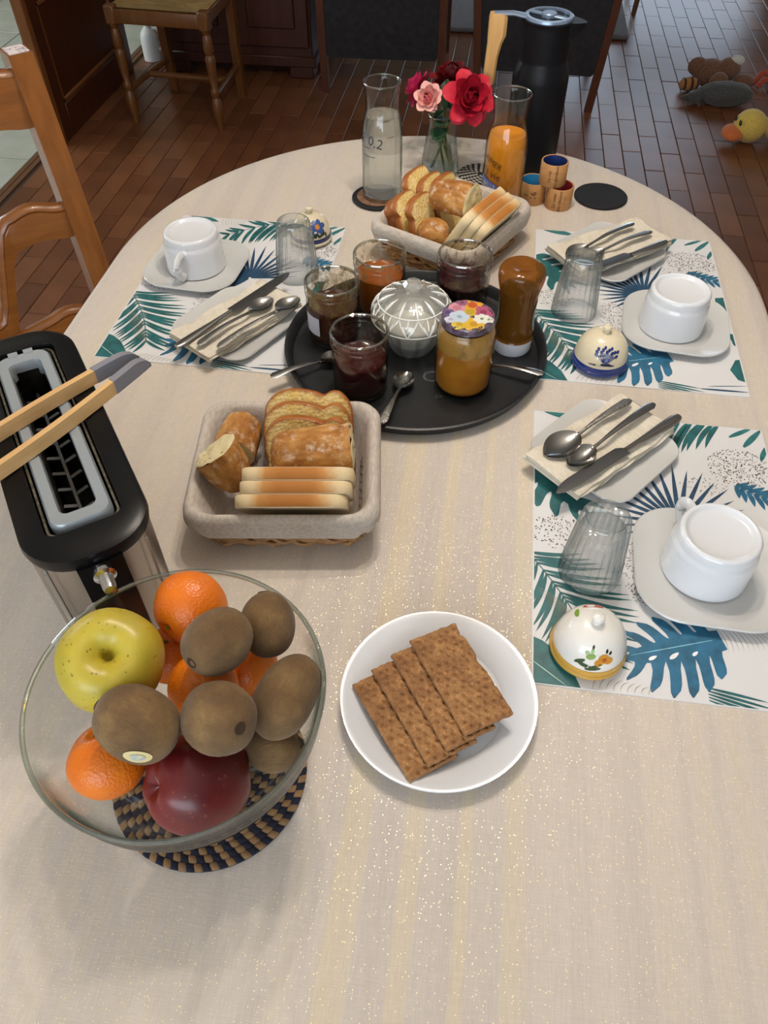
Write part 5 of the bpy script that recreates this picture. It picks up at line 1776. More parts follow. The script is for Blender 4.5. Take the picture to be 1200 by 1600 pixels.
# wooden tongs lying across the toaster
tg0 = T(0, 705, 0.197)
M_tw1 = wood('tongs_wood', '#c79a63', '#d8b27c', 'X', 0.5, 20, 0.0)
M_sil = pm('grey_silicone', '#7c7c84', 0.6)
a1, b1 = T(0, 695, 0.198), T(214, 553, 0.198)
dirv = (b1 - a1)
dirv.z = 0
ux = dirv.normalized()
tip = Vector((b1.x, b1.y, TOP + TOH + 0.0015))
LT = 0.235
tn = thing('toast_tongs', 'wooden tongs with grey silicone tips lying across the toaster', 'tongs', tip - ux * LT)
tn.matrix_world = align_x(tip - ux * LT, tip)
for s in (1, -1):
    def arm(x0, x1, mat, name, rounded, grow=0.0, par=None):
        rs = []
        for i in range(13):
            q = i / 12
            x = x0 + (x1 - x0) * q
            y = s * (0.0085 + 0.0135 * math.sin(math.pi * min(1, (1 - x / LT) * 0.62 + 0.0)) ** 0.9) - 0.008
            h = 0.0155 * (1 if not rounded else math.sqrt(max(0.06, 1 - max(0, (q - 0.55) / 0.46) ** 2)))
            t_ = 0.0032 + grow
            rs.append([(x, y - t_, 0), (x, y + t_, 0), (x, y + t_, h + grow), (x, y - t_, h + grow)])
        return ob(name, rings(rs), mat, tn, sharp=40)
    arm(0.0, LT - 0.05, M_tw1, 'arm', False)
    arm(LT - 0.052, LT, M_sil, 'silicone_tip', True, 0.0008)
ob('hinge', rbox(0.022, 0.030, 0.0155, 0.003, 1), M_tw1, tn, (0.0, -0.008, 0))

# ------------------------------------------------------------------ woven trivets and coasters
def woven_disc(name, label, loc, r, c1, c2, pitch, group):
    t = thing(name, label, 'coaster', loc, 0, group)
    ob('backing', lathe([(0, 0.0005), (r - 0.002, 0.0005), (r, 0.0025), (r - 0.001, 0.0048), (0, 0.0048)], 64), pm('woven_back_' + c1[1:], c1, 0.9), t, sharp=60)
    A, B_ = MB(), MB()
    nr = int(r / pitch)
    for i in range(nr):
        r0, r1 = r - (i + 1) * pitch, r - i * pitch
        if r0 < 0.002:
            break
        n = max(6, int(2 * math.pi * r1 / (pitch * 1.05) / 2) * 2)
        for j in range(n):
            a0, a1 = 2 * math.pi * (j + 0.5 * (i % 2)) / n, 2 * math.pi * (j + 1 + 0.5 * (i % 2)) / n
            am, ad = (a0 + a1) / 2, (a1 - a0) * 0.5
            sk = 0.35
            P = []
            for (u, w) in ((-1, -1), (0, -1.1), (1, -1), (1.25, 0), (1, 1), (0, 1.1), (-1, 1), (-1.25, 0)):
                rr = (r0 + r1) / 2 + w * pitch * 0.5
                aa = am + (u * 0.95 + sk * w) * ad
                P.append((rr * math.cos(aa), rr * math.sin(aa), 0.0046))
            P.append(((r0 + r1) / 2 * math.cos(am), (r0 + r1) / 2 * math.sin(am), 0.0068))
            (A if (j + i // 2) % 2 else B_).add((P, [(q, (q + 1) % 8, 8) for q in range(8)]))
    for n_, m_, c in (('dark_stitches', A, c1), ('tan_stitches', B_, c2)):
        o = ob(n_, m_.vf, pm('yarn_' + c[1:], c, 0.9, bump=0.4, bscale=900, scale=500, col2=c), t, sharp=60)
        o['kind'] = 'stuff'
    return t
woven_disc('woven_trivet', 'round woven trivet in navy and tan under the fruit bowl', (-0.201, 0.264, TOP), 0.090, '#1b1c2c', '#8a6c49', 0.0068, 'woven mats')
woven_disc('woven_coaster', 'round woven coaster in black and white behind the juice carafe', (-0.018, 1.500, TOP), 0.044, '#232220', '#a9a39a', 0.0062, 'woven mats')
M_co = pm('black_coaster', '#141519', 0.75, bump=0.4, bscale=700, scale=300)
def coaster(loc, label, ring=False):
    t = thing('coaster', label, 'coaster', loc, 0, 'black round coasters')
    pr = [(0, 0.0004), (0.047, 0.0004), (0.0495, 0.002), (0.0495, 0.0045), (0.048, 0.006)] + [(0.046 - 0.002 * q, 0.0060 - 0.0006 * (q % 2)) for q in range(22)] + [(0, 0.0056)]
    ob('disc', lathe(pr, 56), M_co, t, sharp=70)
    if ring:
        ob('cork_inlay', lathe([(0, 0.0062), (0.040, 0.0062), (0.040, 0.0064), (0, 0.0066)], 40), pm('cork', '#6b4a36', 0.8, col2='#8a6650', scale=120), t)
    return t
coaster((0.211, 1.443, TOP), 'round black coaster lying bare beside the napkin rings')
coaster((-0.204, 1.381, TOP), 'round black coaster with brown inlay under the water carafe', True)
coaster((0.026, 1.362, TOP), 'round black coaster under the juice carafe')
ZCO = TOP + 0.0063

# ------------------------------------------------------------------ carafes
M_cg = thin_glass('carafe_glass', '#fcfdfc', '#a3aeaa', 1.0, 0.0, 0.01)
CPR = [(0.0, 0.0), (0.030, 0.0), (0.0345, 0.003), (0.0360, 0.010), (0.0362, 0.06), (0.0360, 0.112), (0.0348, 0.127), (0.0315, 0.142), (0.0288, 0.152), (0.0282, 0.160), (0.0295, 0.178), (0.0322, 0.198)]
def carafe(loc, liquid, level, label, h=1.0):
    t = thing('carafe', label, 'carafe', loc, 0, 'glass carafes')
    pr = [(r, z * h) for r, z in smooth_prof(CPR, 4)]
    inner = [(max(0, r - 0.0018), z if z > 0.012 else z * 0.5 + 0.006) for r, z in pr]
    ob('glass', lathe(pr + [(0.0316, 0.1985 * h), (0.0308, 0.198 * h)] + inner[::-1][1:], 56), M_cg, t, sharp=60)
    ob('rim', tube([(0.0316 * math.cos(2 * math.pi * q / 56), 0.0316 * math.sin(2 * math.pi * q / 56), 0.1985 * h) for q in range(57)], 0.0013, 8, 1.0, False), M_rim, t)
    li = [(r * 0.995, z) for r, z in inner if z < level]
    li[0] = (0.0, 0.0066)
    li += [(li[-1][0], level), (0.0, level)]
    ob('water' if liquid is M_water else 'juice', lathe(li, 56), liquid, t, sharp=60)
    return t, pr
M_water = solid_glass('water', 1.33, '#fdfefe', 0.38)
M_juice = pm('orange_juice', '#d8871a', 0.3, sss=0.25, coat=0.2, spec=0.4)
cw_, cpr = carafe((-0.197, 1.385, ZCO), M_water, 0.146, 'clear glass carafe filled with water on a black coaster')
cj_, _ = carafe((0.023, 1.364, ZCO), M_juice, 0.135, 'clear glass carafe filled with orange juice beside the napkin rings')
def crad(z):
    for (r0, z0), (r1, z1) in zip(cpr, cpr[1:]):
        if z0 <= z <= z1:
            return r0 + (r1 - r0) * (z - z0) / max(1e-6, z1 - z0)
    return 0.036
M_ink = pm('carafe_ink', '#2c3644', 0.5)
ob('lettering', wrap_text('= 0,2', 0.024, crad, R(-118), 0.112, R(-14)), M_ink, cw_, smooth=False)
for z, a0, a1 in ((0.098, -150, -118), (0.084, -150, -100)):
    ob('printed_line', rings([[((crad(zz) + 0.0004) * math.cos(R(a)), (crad(zz) + 0.0004) * math.sin(R(a)), zz) for a in range(a0, a1 + 1, 4)] for zz in (z, z + 0.0012)], False), M_ink, cw_)
ob('lettering', wrap_text('AIMER', 0.014, crad, R(-126), 0.096, R(-22)), pm('juice_ink', '#3d2410', 0.5), cj_, smooth=False)
ob('lettering', wrap_text('la vie', 0.018, crad, R(-126), 0.076, R(-14)), pm('juice_ink2', '#5d3a10', 0.5), cj_, smooth=False)
bd = []
for z in (0.051, 0.0545, 0.058, 0.0615, 0.065):
    w = 17 * math.sqrt(max(0.0, 1 - ((z - 0.058) / 0.0072) ** 2)) + 20
    bd.append([((crad(z) + 0.0004) * math.cos(R(-138 + w * q / 5)), (crad(z) + 0.0004) * math.sin(R(-138 + w * q / 5)), z - 0.004 * q / 5) for q in range(-5, 6)])
ob('printed_badge', rings(bd, False), pm('badge_blue', '#5a72b4', 0.5), cj_)
ob('lettering', wrap_text('BELLE', 0.011, lambda z: crad(z) + 0.0003, R(-131), 0.0555, R(-8)), pm('badge_white', '#c9d0e4', 0.5), cj_, smooth=False)

# ------------------------------------------------------------------ vase with roses
VX, VY = -0.100, 1.505
vs = thing('vase', 'small flared clear glass vase holding the roses', 'vase', (VX, VY, TOP))
vp = smooth_prof([(0.0, 0.0), (0.034, 0.0), (0.037, 0.003), (0.0365, 0.010), (0.034, 0.035), (0.0295, 0.065), (0.0262, 0.085), (0.0255, 0.093), (0.0270, 0.110)], 4)
ob('glass', lathe(vp + [(max(0, r - 0.0018), z if z > 0.012 else z * 0.4 + 0.007) for r, z in vp[::-1]], 48), M_cg, vs, sharp=60)
ob('rim', tube([(0.0262 * math.cos(2 * math.pi * q / 40), 0.0262 * math.sin(2 * math.pi * q / 40), 0.110) for q in range(41)], 0.0011, 8, 1.0, False), M_rim, vs)
wl = [(max(0, r - 0.0022), z if z > 0.012 else z * 0.4 + 0.0075) for r, z in vp if z < 0.064]
ob('water', lathe(wl + [(0.027, 0.064), (0.0, 0.064)], 40), M_water, vs, sharp=60)
M_stem = pm('rose_stem', '#46602a', 0.5, col2='#5e7434', scale=60)
M_leaf = pm('rose_leaf', '#24402a', 0.5, col2='#2f5234', scale=80)
M_sep = pm('rose_sepal', '#7f9150', 0.5)
def petal_mesh(name, w, h, curl):
    v, f, nu, nv = [], [], 6, 6
    for i in range(nu + 1):
        u = i / nu
        wid = w * (math.sin(math.pi * (0.12 + 0.66 * u)) ** 0.6)
        for j in range(nv + 1):
            s = -1 + 2 * j / nv
            y = 0.35 * w * (1 - s * s) * 0 + h * 0.30 * math.sin(u * 1.6) - curl * h * u ** 4 * -1
            pt = h * 0.03 * (1 - abs(s)) * u
            v.append((s * wid, -abs(s) ** 2 * w * 0.45 + h * 0.22 * math.sin(u * math.pi * 0.7) + curl * h * u ** 3, u * h * (1 - 0.10 * abs(s)) + pt))
    for i in range(nu):
        for j in range(nv):
            a = i * (nv + 1) + j
            f.append((a, a + 1, a + nv + 2, a + nv + 1))
    return mk_mesh(name, (v, f), True, 80)
def rose(head, dir_, r, mats, label, foot, full=1.0):
    """stem from the vase bottom to the head; petals in rings around the axis"""
    head = Vector(head)
    t = thing('rose', label, 'flower', (0, 0, 0), 0, 'roses in the vase')
    d = Vector(dir_).normalized()
    neck = Vector((VX, VY, TOP + 0.098))
    neck += (Vector((head.x, head.y, 0)) - Vector((VX, VY, 0))).normalized() * 0.014
    base = head - d * r * 0.75
    ft = Vector((VX + foot[0], VY + foot[1], TOP + 0.010))
    ob('stem', tube(spline([tuple(ft), tuple(ft.lerp(neck, 0.6)), tuple(neck), tuple(base.lerp(neck, 0.4)), tuple(base)], 5), 0.0021, 7), M_stem, t)
    F_ = frame(base, d.orthogonal(), d)
    big = petal_mesh('petal', r * 0.62, r * 1.15, 0.55)
    mid = petal_mesh('petal', r * 0.50, r * 1.10, 0.18)
    sml = petal_mesh('petal', r * 0.34, r * 1.05, -0.05)
    for me, m_ in ((big, mats[0]), (mid, mats[1]), (sml, mats[2])):
        me.materials.append(m_)
    k = 0
    for me, n, tilt, rad in ((sml, 4, -12, 0.10), (sml, 5, 2, 0.20), (mid, 5, 16, 0.26), (mid, 6, 30, 0.30), (big, 6, int(46 * full), 0.30), (big, 5, int(66 * full), 0.28)):
        for q in range(n):
            a = 2 * math.pi * (q + 0.37 * k) / n + rnd.uniform(-0.12, 0.12)
            M = F_ @ Matrix.Rotation(a, 4, 'Z') @ Matrix.Translation((0, rad * r, r * (0.12 - 0.02 * k))) @ Matrix.Rotation(R(-tilt + rnd.uniform(-6, 6)), 4, 'X') @ Matrix.Scale(1 - 0.02 * k + rnd.uniform(-0.05, 0.05), 4)
            o = ob('petal', me, None, t)
            o.matrix_local = M
        k += 1
    for q in range(5):
        a = 2 * math.pi * q / 5
        o = ob('sepal', ([(-0.0035, 0, 0), (0.0035, 0, 0), (0.004, 0.006, 0.008), (0, 0.016, 0.016), (-0.004, 0.006, 0.008), (0, 0.004, 0.006)], [(0, 1, 2, 5), (0, 5, 4), (2, 3, 5), (5, 3, 4)]), M_sep, t)
        o.matrix_local = F_ @ Matrix.Rotation(a, 4, 'Z') @ Matrix.Translation((0, 0.004, 0)) @ Matrix.Rotation(R(-35), 4, 'X')
    ob('calyx', ellipsoid(0.006, 0.006, 0.009, 12, 8), M_sep, t, base)
    return t
def pet(c, c2):
    return pm('petal_' + c[1:], c, 0.55, col2=c2, scale=60, spec=0.25)
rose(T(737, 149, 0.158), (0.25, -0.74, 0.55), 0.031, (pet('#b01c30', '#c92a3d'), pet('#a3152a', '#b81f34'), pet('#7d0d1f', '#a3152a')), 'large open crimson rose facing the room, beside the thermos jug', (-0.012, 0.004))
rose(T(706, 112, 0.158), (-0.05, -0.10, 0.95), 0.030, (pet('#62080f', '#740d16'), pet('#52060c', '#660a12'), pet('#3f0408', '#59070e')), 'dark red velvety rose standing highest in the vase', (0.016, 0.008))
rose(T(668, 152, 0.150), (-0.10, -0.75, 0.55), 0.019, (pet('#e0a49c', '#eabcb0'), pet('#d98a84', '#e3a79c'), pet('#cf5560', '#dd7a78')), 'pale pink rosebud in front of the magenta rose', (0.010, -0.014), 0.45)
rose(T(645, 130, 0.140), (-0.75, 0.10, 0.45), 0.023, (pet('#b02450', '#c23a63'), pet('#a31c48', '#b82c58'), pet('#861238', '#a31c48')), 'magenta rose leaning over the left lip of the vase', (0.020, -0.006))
def leaf_vf(L, w):
    v, f, n = [], [], 8
    for i in range(n + 1):
        u = i / n
        ww = w * math.sin(math.pi * u) ** 0.8
        z = 0.10 * L * math.sin(math.pi * u)
        v += [(-ww, u * L, z), (0, u * L, z - ww * 0.3), (ww, u * L, z)]
    for i in range(n):
        for j in (0, 1):
            a = i * 3 + j
            f.append((a, a + 1, a + 4, a + 3))
    return v, f
lf_me = mk_mesh('rose_leaf', leaf_vf(0.045, 0.013), True, 80)
lf_me.materials.append(M_leaf)
sprg = thing('rose_foliage', 'dark green rose leaves between the blooms at the vase lip', 'leaves', (VX, VY, TOP + 0.10))
for x, y, z, ax, az in ((0.020, -0.012, 0.000, 20, -60), (0.008, -0.020, 0.004, 10, -20), (-0.010, -0.018, 0.012, 35, 20), (0.028, 0.0, 0.008, 35, -90), (0.004, -0.008, 0.020, 60, -40), (-0.022, -0.004, 0.026, 60, 60), (0.0, 0.012, 0.02, 60, 170), (0.018, 0.01, 0.024, 65, -110), (-0.006, -0.022, -0.004, -15, 5), (0.014, -0.022, -0.006, -10, -35)):
    ob('leaf', lf_me, None, sprg, (x, y, z), (R(ax), 0, R(az + 180)))
ob('twig', tube([(0.012, 0.012, -0.08), (0.004, 0.002, -0.01), (0, -0.004, 0.03)], 0.0015, 6), M_stem, sprg)

# ------------------------------------------------------------------ thermos jug
th = thing('thermos_jug', 'tall matt black thermos jug with wooden handle at the table end', 'jug', (0.073, 1.553, TOP))
M_mb = pm('matt_black', '#0c0d12', 0.42, spec=0.25)
M_gl = pm('blue_grey_metal', '#8fa3bd', 0.3, 0.6)
ob('body', lathe(smooth_prof([(0, 0), (0.046, 0.0), (0.0505, 0.004), (0.0512, 0.02), (0.0512, 0.150), (0.0505, 0.172), (0.0465, 0.188), (0.0438, 0.196), (0.0436, 0.205), (0.0448, 0.235), (0.0455, 0.256), (0.0440, 0.262), (0.0, 0.262)], 3), 64), M_mb, th, sharp=50)
ob('spout', rings([[(0.030, -0.022, 0.225), (0.030, 0.022, 0.225), (0.030, 0.026, 0.262), (0.030, -0.026, 0.262)], [(0.050, -0.012, 0.238), (0.050, 0.012, 0.238), (0.054, 0.015, 0.262), (0.054, -0.015, 0.262)], [(0.066, -0.003, 0.256), (0.066, 0.003, 0.256), (0.067, 0.004, 0.2615), (0.067, -0.004, 0.2615)]]), M_mb, th, (0, 0, 0), (0, 0, R(-14)), sharp=30)
ob('lid_rim', lathe([(0.0355, 0.262), (0.0355, 0.2665), (0.0405, 0.2670), (0.0425, 0.2655), (0.0430, 0.262)], 56), M_gl, th, sharp=40)
ob('lid_well', lathe([(0, 0.2622), (0.0355, 0.2622), (0.0355, 0.2630), (0, 0.2634)], 40), M_blk, th, sharp=40)
ob('lid_bar', rbox(0.072, 0.010, 0.004, 0.001, 1), M_gl, th, (0, 0, 0.2628), (0, 0, R(-30)))
ob('lid_button', lathe([(0, 0.263), (0.0135, 0.263), (0.0135, 0.268), (0.012, 0.2695), (0, 0.2695)], 32), M_gl, th, sharp=40)
ha = R(188)
hd = Vector((math.cos(ha), math.sin(ha), 0))
ob('handle_bracket', tube([tuple(hd * 0.036 + Vector((0, 0, 0.2625))), tuple(hd * 0.062 + Vector((0, 0, 0.268))), tuple(hd * 0.096 + Vector((0, 0, 0.268)))], [0.012, 0.010, 0.009], 8, 0.35), M_gl, th)
M_hw = wood('handle_wood', '#b98a52', '#cfa468', 'Z', 0.45, 12, 0.0)
hs = []
for z, o, w, dpt in ((0.269, 0.088, 0.0105, 0.014), (0.262, 0.088, 0.0112, 0.0155), (0.235, 0.088, 0.0112, 0.0155), (0.222, 0.0905, 0.0108, 0.0125), (0.20, 0.0935, 0.0105, 0.0105), (0.158, 0.0955, 0.0105, 0.0105), (0.154, 0.0955, 0.0092, 0.0092)):
    pr = Vector((-hd.y, hd.x, 0))
    hs.append([tuple(hd * (o + a * dpt) + pr * (b * w) + Vector((0, 0, z))) for a, b in ((-1, -0.6), (-0.6, -1), (0.6, -1), (1, -0.6), (1, 0.6), (0.6, 1), (-0.6, 1), (-1, 0.6))])
ob('handle', rings(hs), M_hw, th, sharp=35)

# ------------------------------------------------------------------ wooden napkin rings
M_nw = wood('ring_wood', '#b07c48', '#c29058', 'X', 0.55, 24, 0.0)
M_burn = pm('burnt_lettering', '#4a2c14', 0.7)
def napkin_ring(loc, az, inner, lines, label):
    t = thing('napkin_ring', label, 'napkin ring', loc, 0, 'wooden napkin rings')
    r, h, w = 0.0245, 0.040, 0.0028
    ob('band', lathe([(r - w, 0.0005), (r - 0.0006, 0.0), (r, 0.001), (r, h - 0.001), (r - 0.0006, h), (r - w, h - 0.0005)], 48), M_nw, t, sharp=40)
    ob('lining', lathe([(r - w, 0.0005), (r - w - 0.0003, 0.002), (r - w - 0.0003, h - 0.002), (r - w, h - 0.0005)], 48), pm('lining_' + inner[1:], inner, 0.5), t)
    for txt, size, da in lines:
        ob('lettering', wrap_text(txt, size, r, R(az + da), h / 2, R(90)), M_burn, t, smooth=False)
napkin_ring((0.130, 1.402, TOP), -92, '#7d1a22', (('La reine', 0.0085, -20), ('des râleuses', 0.0078, 4), ('~ ~', 0.008, 26)), 'wooden napkin ring with red inside carrying the topmost ring')
napkin_ring((0.0815, 1.4165, TOP), -92, '#2a86b8', (('16', 0.016, 6), ('1', 0.012, -24)), 'wooden napkin ring with light blue inside beside the juice carafe')
napkin_ring((0.1135, 1.4095, TOP + 0.0402), -92, '#152a63', (('Le roi', 0.0085, -16), ('des glandeurs', 0.0076, 12)), 'wooden napkin ring with dark blue inside stacked on the other two')

# ------------------------------------------------------------------ crispbread on a white plate
PX, PY = 0.0035, 0.3645
pl = ob('plate', lathe(smooth_prof([(0, 0.001), (0.05, 0.001), (0.056, 0.0), (0.060, 0.002), (0.080, 0.009), (0.0955, 0.0145), (0.0968, 0.0162), (0.0955, 0.0175), (0.079, 0.0125), (0.066, 0.0068), (0.058, 0.0052), (0, 0.005)], 3), 80), M_china, None, (PX, PY, TOP), sharp=70)
tag(pl, 'round white plate holding four crispbreads', 'plate')
def crisp_mat():
    k = NT('crispbread')
    v = k.coord('Object')
    f = k.noise(v, 70, 5, 0.65)
    f2 = k.noise(v, 420, 3)
    base = k.ramp(f, [(0.28, lin('#7a5230')), (0.5, lin('#976b40')), (0.72, lin('#b08352'))])
    mx = k.n('ShaderNodeMix', data_type='RGBA', blend_type='MULTIPLY')
    mx.inputs['Factor'].default_value = 0.8
    k.l(base, mx.inputs['A'])
    k.l(k.ramp(f2, [(0.3, (0.75, 0.72, 0.7, 1)), (0.60, (1.05, 1.05, 1.05, 1)), (0.72, (1.7, 1.65, 1.55, 1))]), mx.inputs['B'])
    k.l(mx.outputs['Result'], k.b.inputs['Base Color'])
    k.b.inputs['Roughness'].default_value = 0.8
    k.bump(f2, 0.5, 0.001)
    return k.m
M_cri = crisp_mat()
def crisp_vf(seed, L=0.112, W_=0.0535, th=0.0058, bite=False):
    nx, ny = 96, 46
    r_ = random.Random(seed)
    dim = [(-L / 2 + 0.007 + 0.0078 * i + r_.uniform(-0.0015, 0.0015), -W_ / 2 + 0.006 + 0.0085 * j + (0.004 if i % 2 else 0) + r_.uniform(-0.0012, 0.0012)) for i in range(14) for j in range(6)]
    v, f = [], []
    def edge(x, y):
        # ragged outline
        ex_ = 1 + 0.02 * noise.noise(Vector((y * 160, seed, 0)))
        ey_ = 1 + 0.03 * noise.noise(Vector((x * 130, seed + 9, 0)))
        y2 = y * ey_
        if bite and y2 > 0:
            y2 *= 1 - 0.10 * math.exp(-((x + 0.005) / 0.006) ** 2) - 0.07 * math.exp(-((x + 0.045) / 0.008) ** 2)
        return x * ex_, y2
    def hgt(x, y):
        z = 0.0006 * noise.noise(Vector((x * 260, y * 260, seed)))
        for dx, dy in dim:
            d2 = (x - dx) ** 2 + (y - dy) ** 2
            if d2 < 1.4e-5:
                z -= 0.0032 * math.exp(-d2 / 2.4e-6)
        return z
    for top in (1, 0):
        for i in range(nx + 1):
            for j in range(ny + 1):
                x, y = -L / 2 + L * i / nx, -W_ / 2 + W_ * j / ny
                ee = min(i, nx - i, j, ny - j)
                X, Y = edge(x, y)
                v.append((X, Y, (th - (0.0012 if ee == 0 else 0) + hgt(x, y)) if top else (0.0 + (0.001 if ee == 0 else 0))))
    n = (nx + 1) * (ny + 1)
    for i in range(nx):
        for j in range(ny):
            a = i * (ny + 1) + j
            f.append((a, a + ny + 1, a + ny + 2, a + 1))
            f.append((n + a, n + a + 1, n + a + ny + 2, n + a + ny + 1))
    per = [i * (ny + 1) for i in range(nx)] + [nx * (ny + 1) + j for j in range(ny)] + [i * (ny + 1) + ny for i in range(nx, 0, -1)] + [j for j in range(ny, 0, -1)]
    for a, b in zip(per, per[1:] + per[:1]):
        f.append((a, b, b + n, a + n))
    return v, f
labs = ('lowest crispbread of the fanned stack on the white plate', 'second crispbread from the bottom of the fanned stack', 'third crispbread from the bottom of the fanned stack', 'topmost crispbread with a ragged edge on the fanned stack')
for q in range(4):
    cx, cy = -0.0275 + 0.0165 * q, 0.3335 + 0.0150 * q
    o = ob('crispbread', crisp_vf(11 + q, bite=(q == 3)), M_cri, None, (cx, cy, TOP + 0.0124 + 0.0053 * q + 0.0012), (R(-4), R(0), R(-52.5 - 1.2 * q)), sharp=75)
    tag(o, labs[q], 'crispbread', 'crispbreads on the plate')

# ------------------------------------------------------------------ glass bowl of fruit
BX, BY = -0.203, 0.266
ZB = 0.0062
INN = [(0.0, 0.038), (0.035, 0.042), (0.055, 0.05), (0.075, 0.065), (0.092, 0.085), (0.1045, 0.11), (0.110, 0.13), (0.1138, 0.154)]
M_bowl = thin_glass('bowl_glass', '#fcfdfc', '#a2b0aa', 1.0, 0.0, 0.01)
bo = [(0.0, ZB), (0.046, ZB), (0.0475, ZB + 0.003), (0.038, ZB + 0.010), (0.029, ZB + 0.019), (0.031, ZB + 0.026), (0.046, 0.0395), (0.060, 0.047), (0.0795, 0.062), (0.0965, 0.083), (0.1085, 0.109), (0.1140, 0.130), (0.1175, 0.154), (0.1183, 0.1560), (0.1175, 0.1575), (0.1155, 0.1577), (0.1143, 0.1560)]
bw_ = ob('fruit_bowl', lathe(smooth_prof(bo, 2) + smooth_prof(INN[::-1], 2), 96), M_bowl, None, (BX, BY, TOP), sharp=60)
ob('rim', tube([(0.1165 * math.cos(2 * math.pi * q / 96), 0.1165 * math.sin(2 * math.pi * q / 96), 0.1568) for q in range(97)], 0.0021, 8, 1.0, False), thin_glass('bowl_rim_glass', '#dfe6e2', '#8a9892', 1.0, 0.02, 0.16), bw_)
tag(bw_, 'footed clear glass bowl full of fruit on a woven trivet', 'bowl')

def spotted(name, c1, c2, spot, rough=0.35, sc_=14, spots=True, coat=0.2):
    k = NT(name)
    v = k.coord('Object')
    f = k.noise(v, sc_, 4, 0.6)
    base = k.ramp(f, [(0.3, lin(c1)), (0.7, lin(c2))])
    if spots:
        vo = k.n('ShaderNodeTexVoronoi')
        vo.inputs['Scale'].default_value = 230
        k.l(v, vo.inputs['Vector'])
        wn = k.n('ShaderNodeTexWhiteNoise')
        k.l(vo.outputs['Position'], wn.inputs['Vector'])
        a = k.ramp(vo.outputs['Distance'], [(0.16, (1, 1, 1, 1)), (0.26, (0, 0, 0, 1))])
        b = k.ramp(wn.outputs['Value'], [(0.62, (0, 0, 0, 1)), (0.64, (0.8, 0.8, 0.8, 1))])
        m = k.n('ShaderNodeMath', operation='MULTIPLY')
        k.l(a, m.inputs[0])
        k.l(b, m.inputs[1])
        mx = k.n('ShaderNodeMix', data_type='RGBA')
        k.l(m.outputs[0], mx.inputs['Factor'])
        k.l(base, mx.inputs['A'])
        mx.inputs['B'].default_value = lin(spot)
        base = mx.outputs['Result']
    k.l(base, k.b.inputs['Base Color'])
    k.b.inputs['Roughness'].default_value = rough
    k.b.inputs['Coat Weight'].default_value = coat
    k.b.inputs['Coat Roughness'].default_value = 0.15
    return k.m
def peel(name, c1, c2):
    k = NT(name)
    v = k.coord('Object')
    f = k.noise(v, 30, 3)
    k.l(k.ramp(f, [(0.3, lin(c1)), (0.7, lin(c2))]), k.b.inputs['Base Color'])
    k.b.inputs['Roughness'].default_value = 0.38
    vo = k.n('ShaderNodeTexVoronoi')
    vo.inputs['Scale'].default_value = 420
    k.l(v, vo.inputs['Vector'])
    k.bump(vo.outputs['Distance'], 0.35, 0.0012)
    return k.m
def fuzz():
    k = NT('kiwi_skin')
    v = k.coord('Object')
    f = k.noise(v, 35, 5, 0.6)
    f2 = k.noise(k.coord('Object', (3, 3, 0.5)), 240, 3, 0.7)
    base = k.ramp(f, [(0.25, lin('#4f391e')), (0.5, lin('#6a4f2d')), (0.75, lin('#876a3f'))])
    mx = k.n('ShaderNodeMix', data_type='RGBA', blend_type='MULTIPLY')
    mx.inputs['Factor'].default_value = 0.7
    k.l(base, mx.inputs['A'])
    k.l(k.ramp(f2, [(0.3, (0.75, 0.73, 0.7, 1)), (0.7, (1.15, 1.15, 1.12, 1))]), mx.inputs['B'])
    k.l(mx.outputs['Result'], k.b.inputs['Base Color'])
    k.b.inputs['Roughness'].default_value = 0.85
    k.b.inputs['Sheen Weight'].default_value = 0.12
    k.bump(f2, 0.7, 0.0012)
    return k.m
M_ya = spotted('yellow_apple_skin', '#ab9a2c', '#c9b541', '#6d5a20', 0.42, 14, True, 0.05)
M_ra = spotted('red_apple_skin', '#470a10', '#761a1e', '#8a3a30', 0.36, 9, True, 0.1)
M_pe = peel('mandarin_peel', '#d9690c', '#e67d14')
M_ki = fuzz()
M_stemb = pm('fruit_stem', '#4a3a20', 0.8)
def apple_vf(r, seed):
    pr = smooth_prof([(0.0, 0.40), (0.07, 0.46), (0.17, 0.72), (0.40, 0.90), (0.68, 0.84), (0.92, 0.52), (1.0, 0.12), (0.95, -0.28), (0.78, -0.62), (0.54, -0.84), (0.32, -0.90), (0.16, -0.82), (0.0, -0.74)], 3)
    v, f = lathe(pr, 40)
    out = []
    for p in v:
        a = math.atan2(p[1], p[0])
        k = 1 + 0.018 * math.cos(5 * a + seed) * (0.5 + abs(p[2]) * 0.6) + 0.025 * noise.noise(Vector(p) * 1.1 + Vector((seed, 0, 0)))
        out.append((p[0] * r * k, p[1] * r * k, p[2] * r * k))
    return out, f
def fruit_frame(o, pos, axis):
    o.matrix_world = frame(pos, Vector(axis).orthogonal(), axis)
def apple(pos, r, axis, mat, label, stem=True):
    t = thing('apple', label, 'apple', (0, 0, 0), 0, 'apples in the bowl')
    fruit_frame(t, pos, axis)
    ob('flesh', apple_vf(r, r * 900), mat, t, sharp=80)
    if stem:
        ob('stem', tube([(0, 0, r * 0.56), (0.0005, 0, r * 0.66), (0.0015, 0.0005, r * 0.72)], [0.0012, 0.0014, 0.0018], 7), M_stemb, t)
    return t
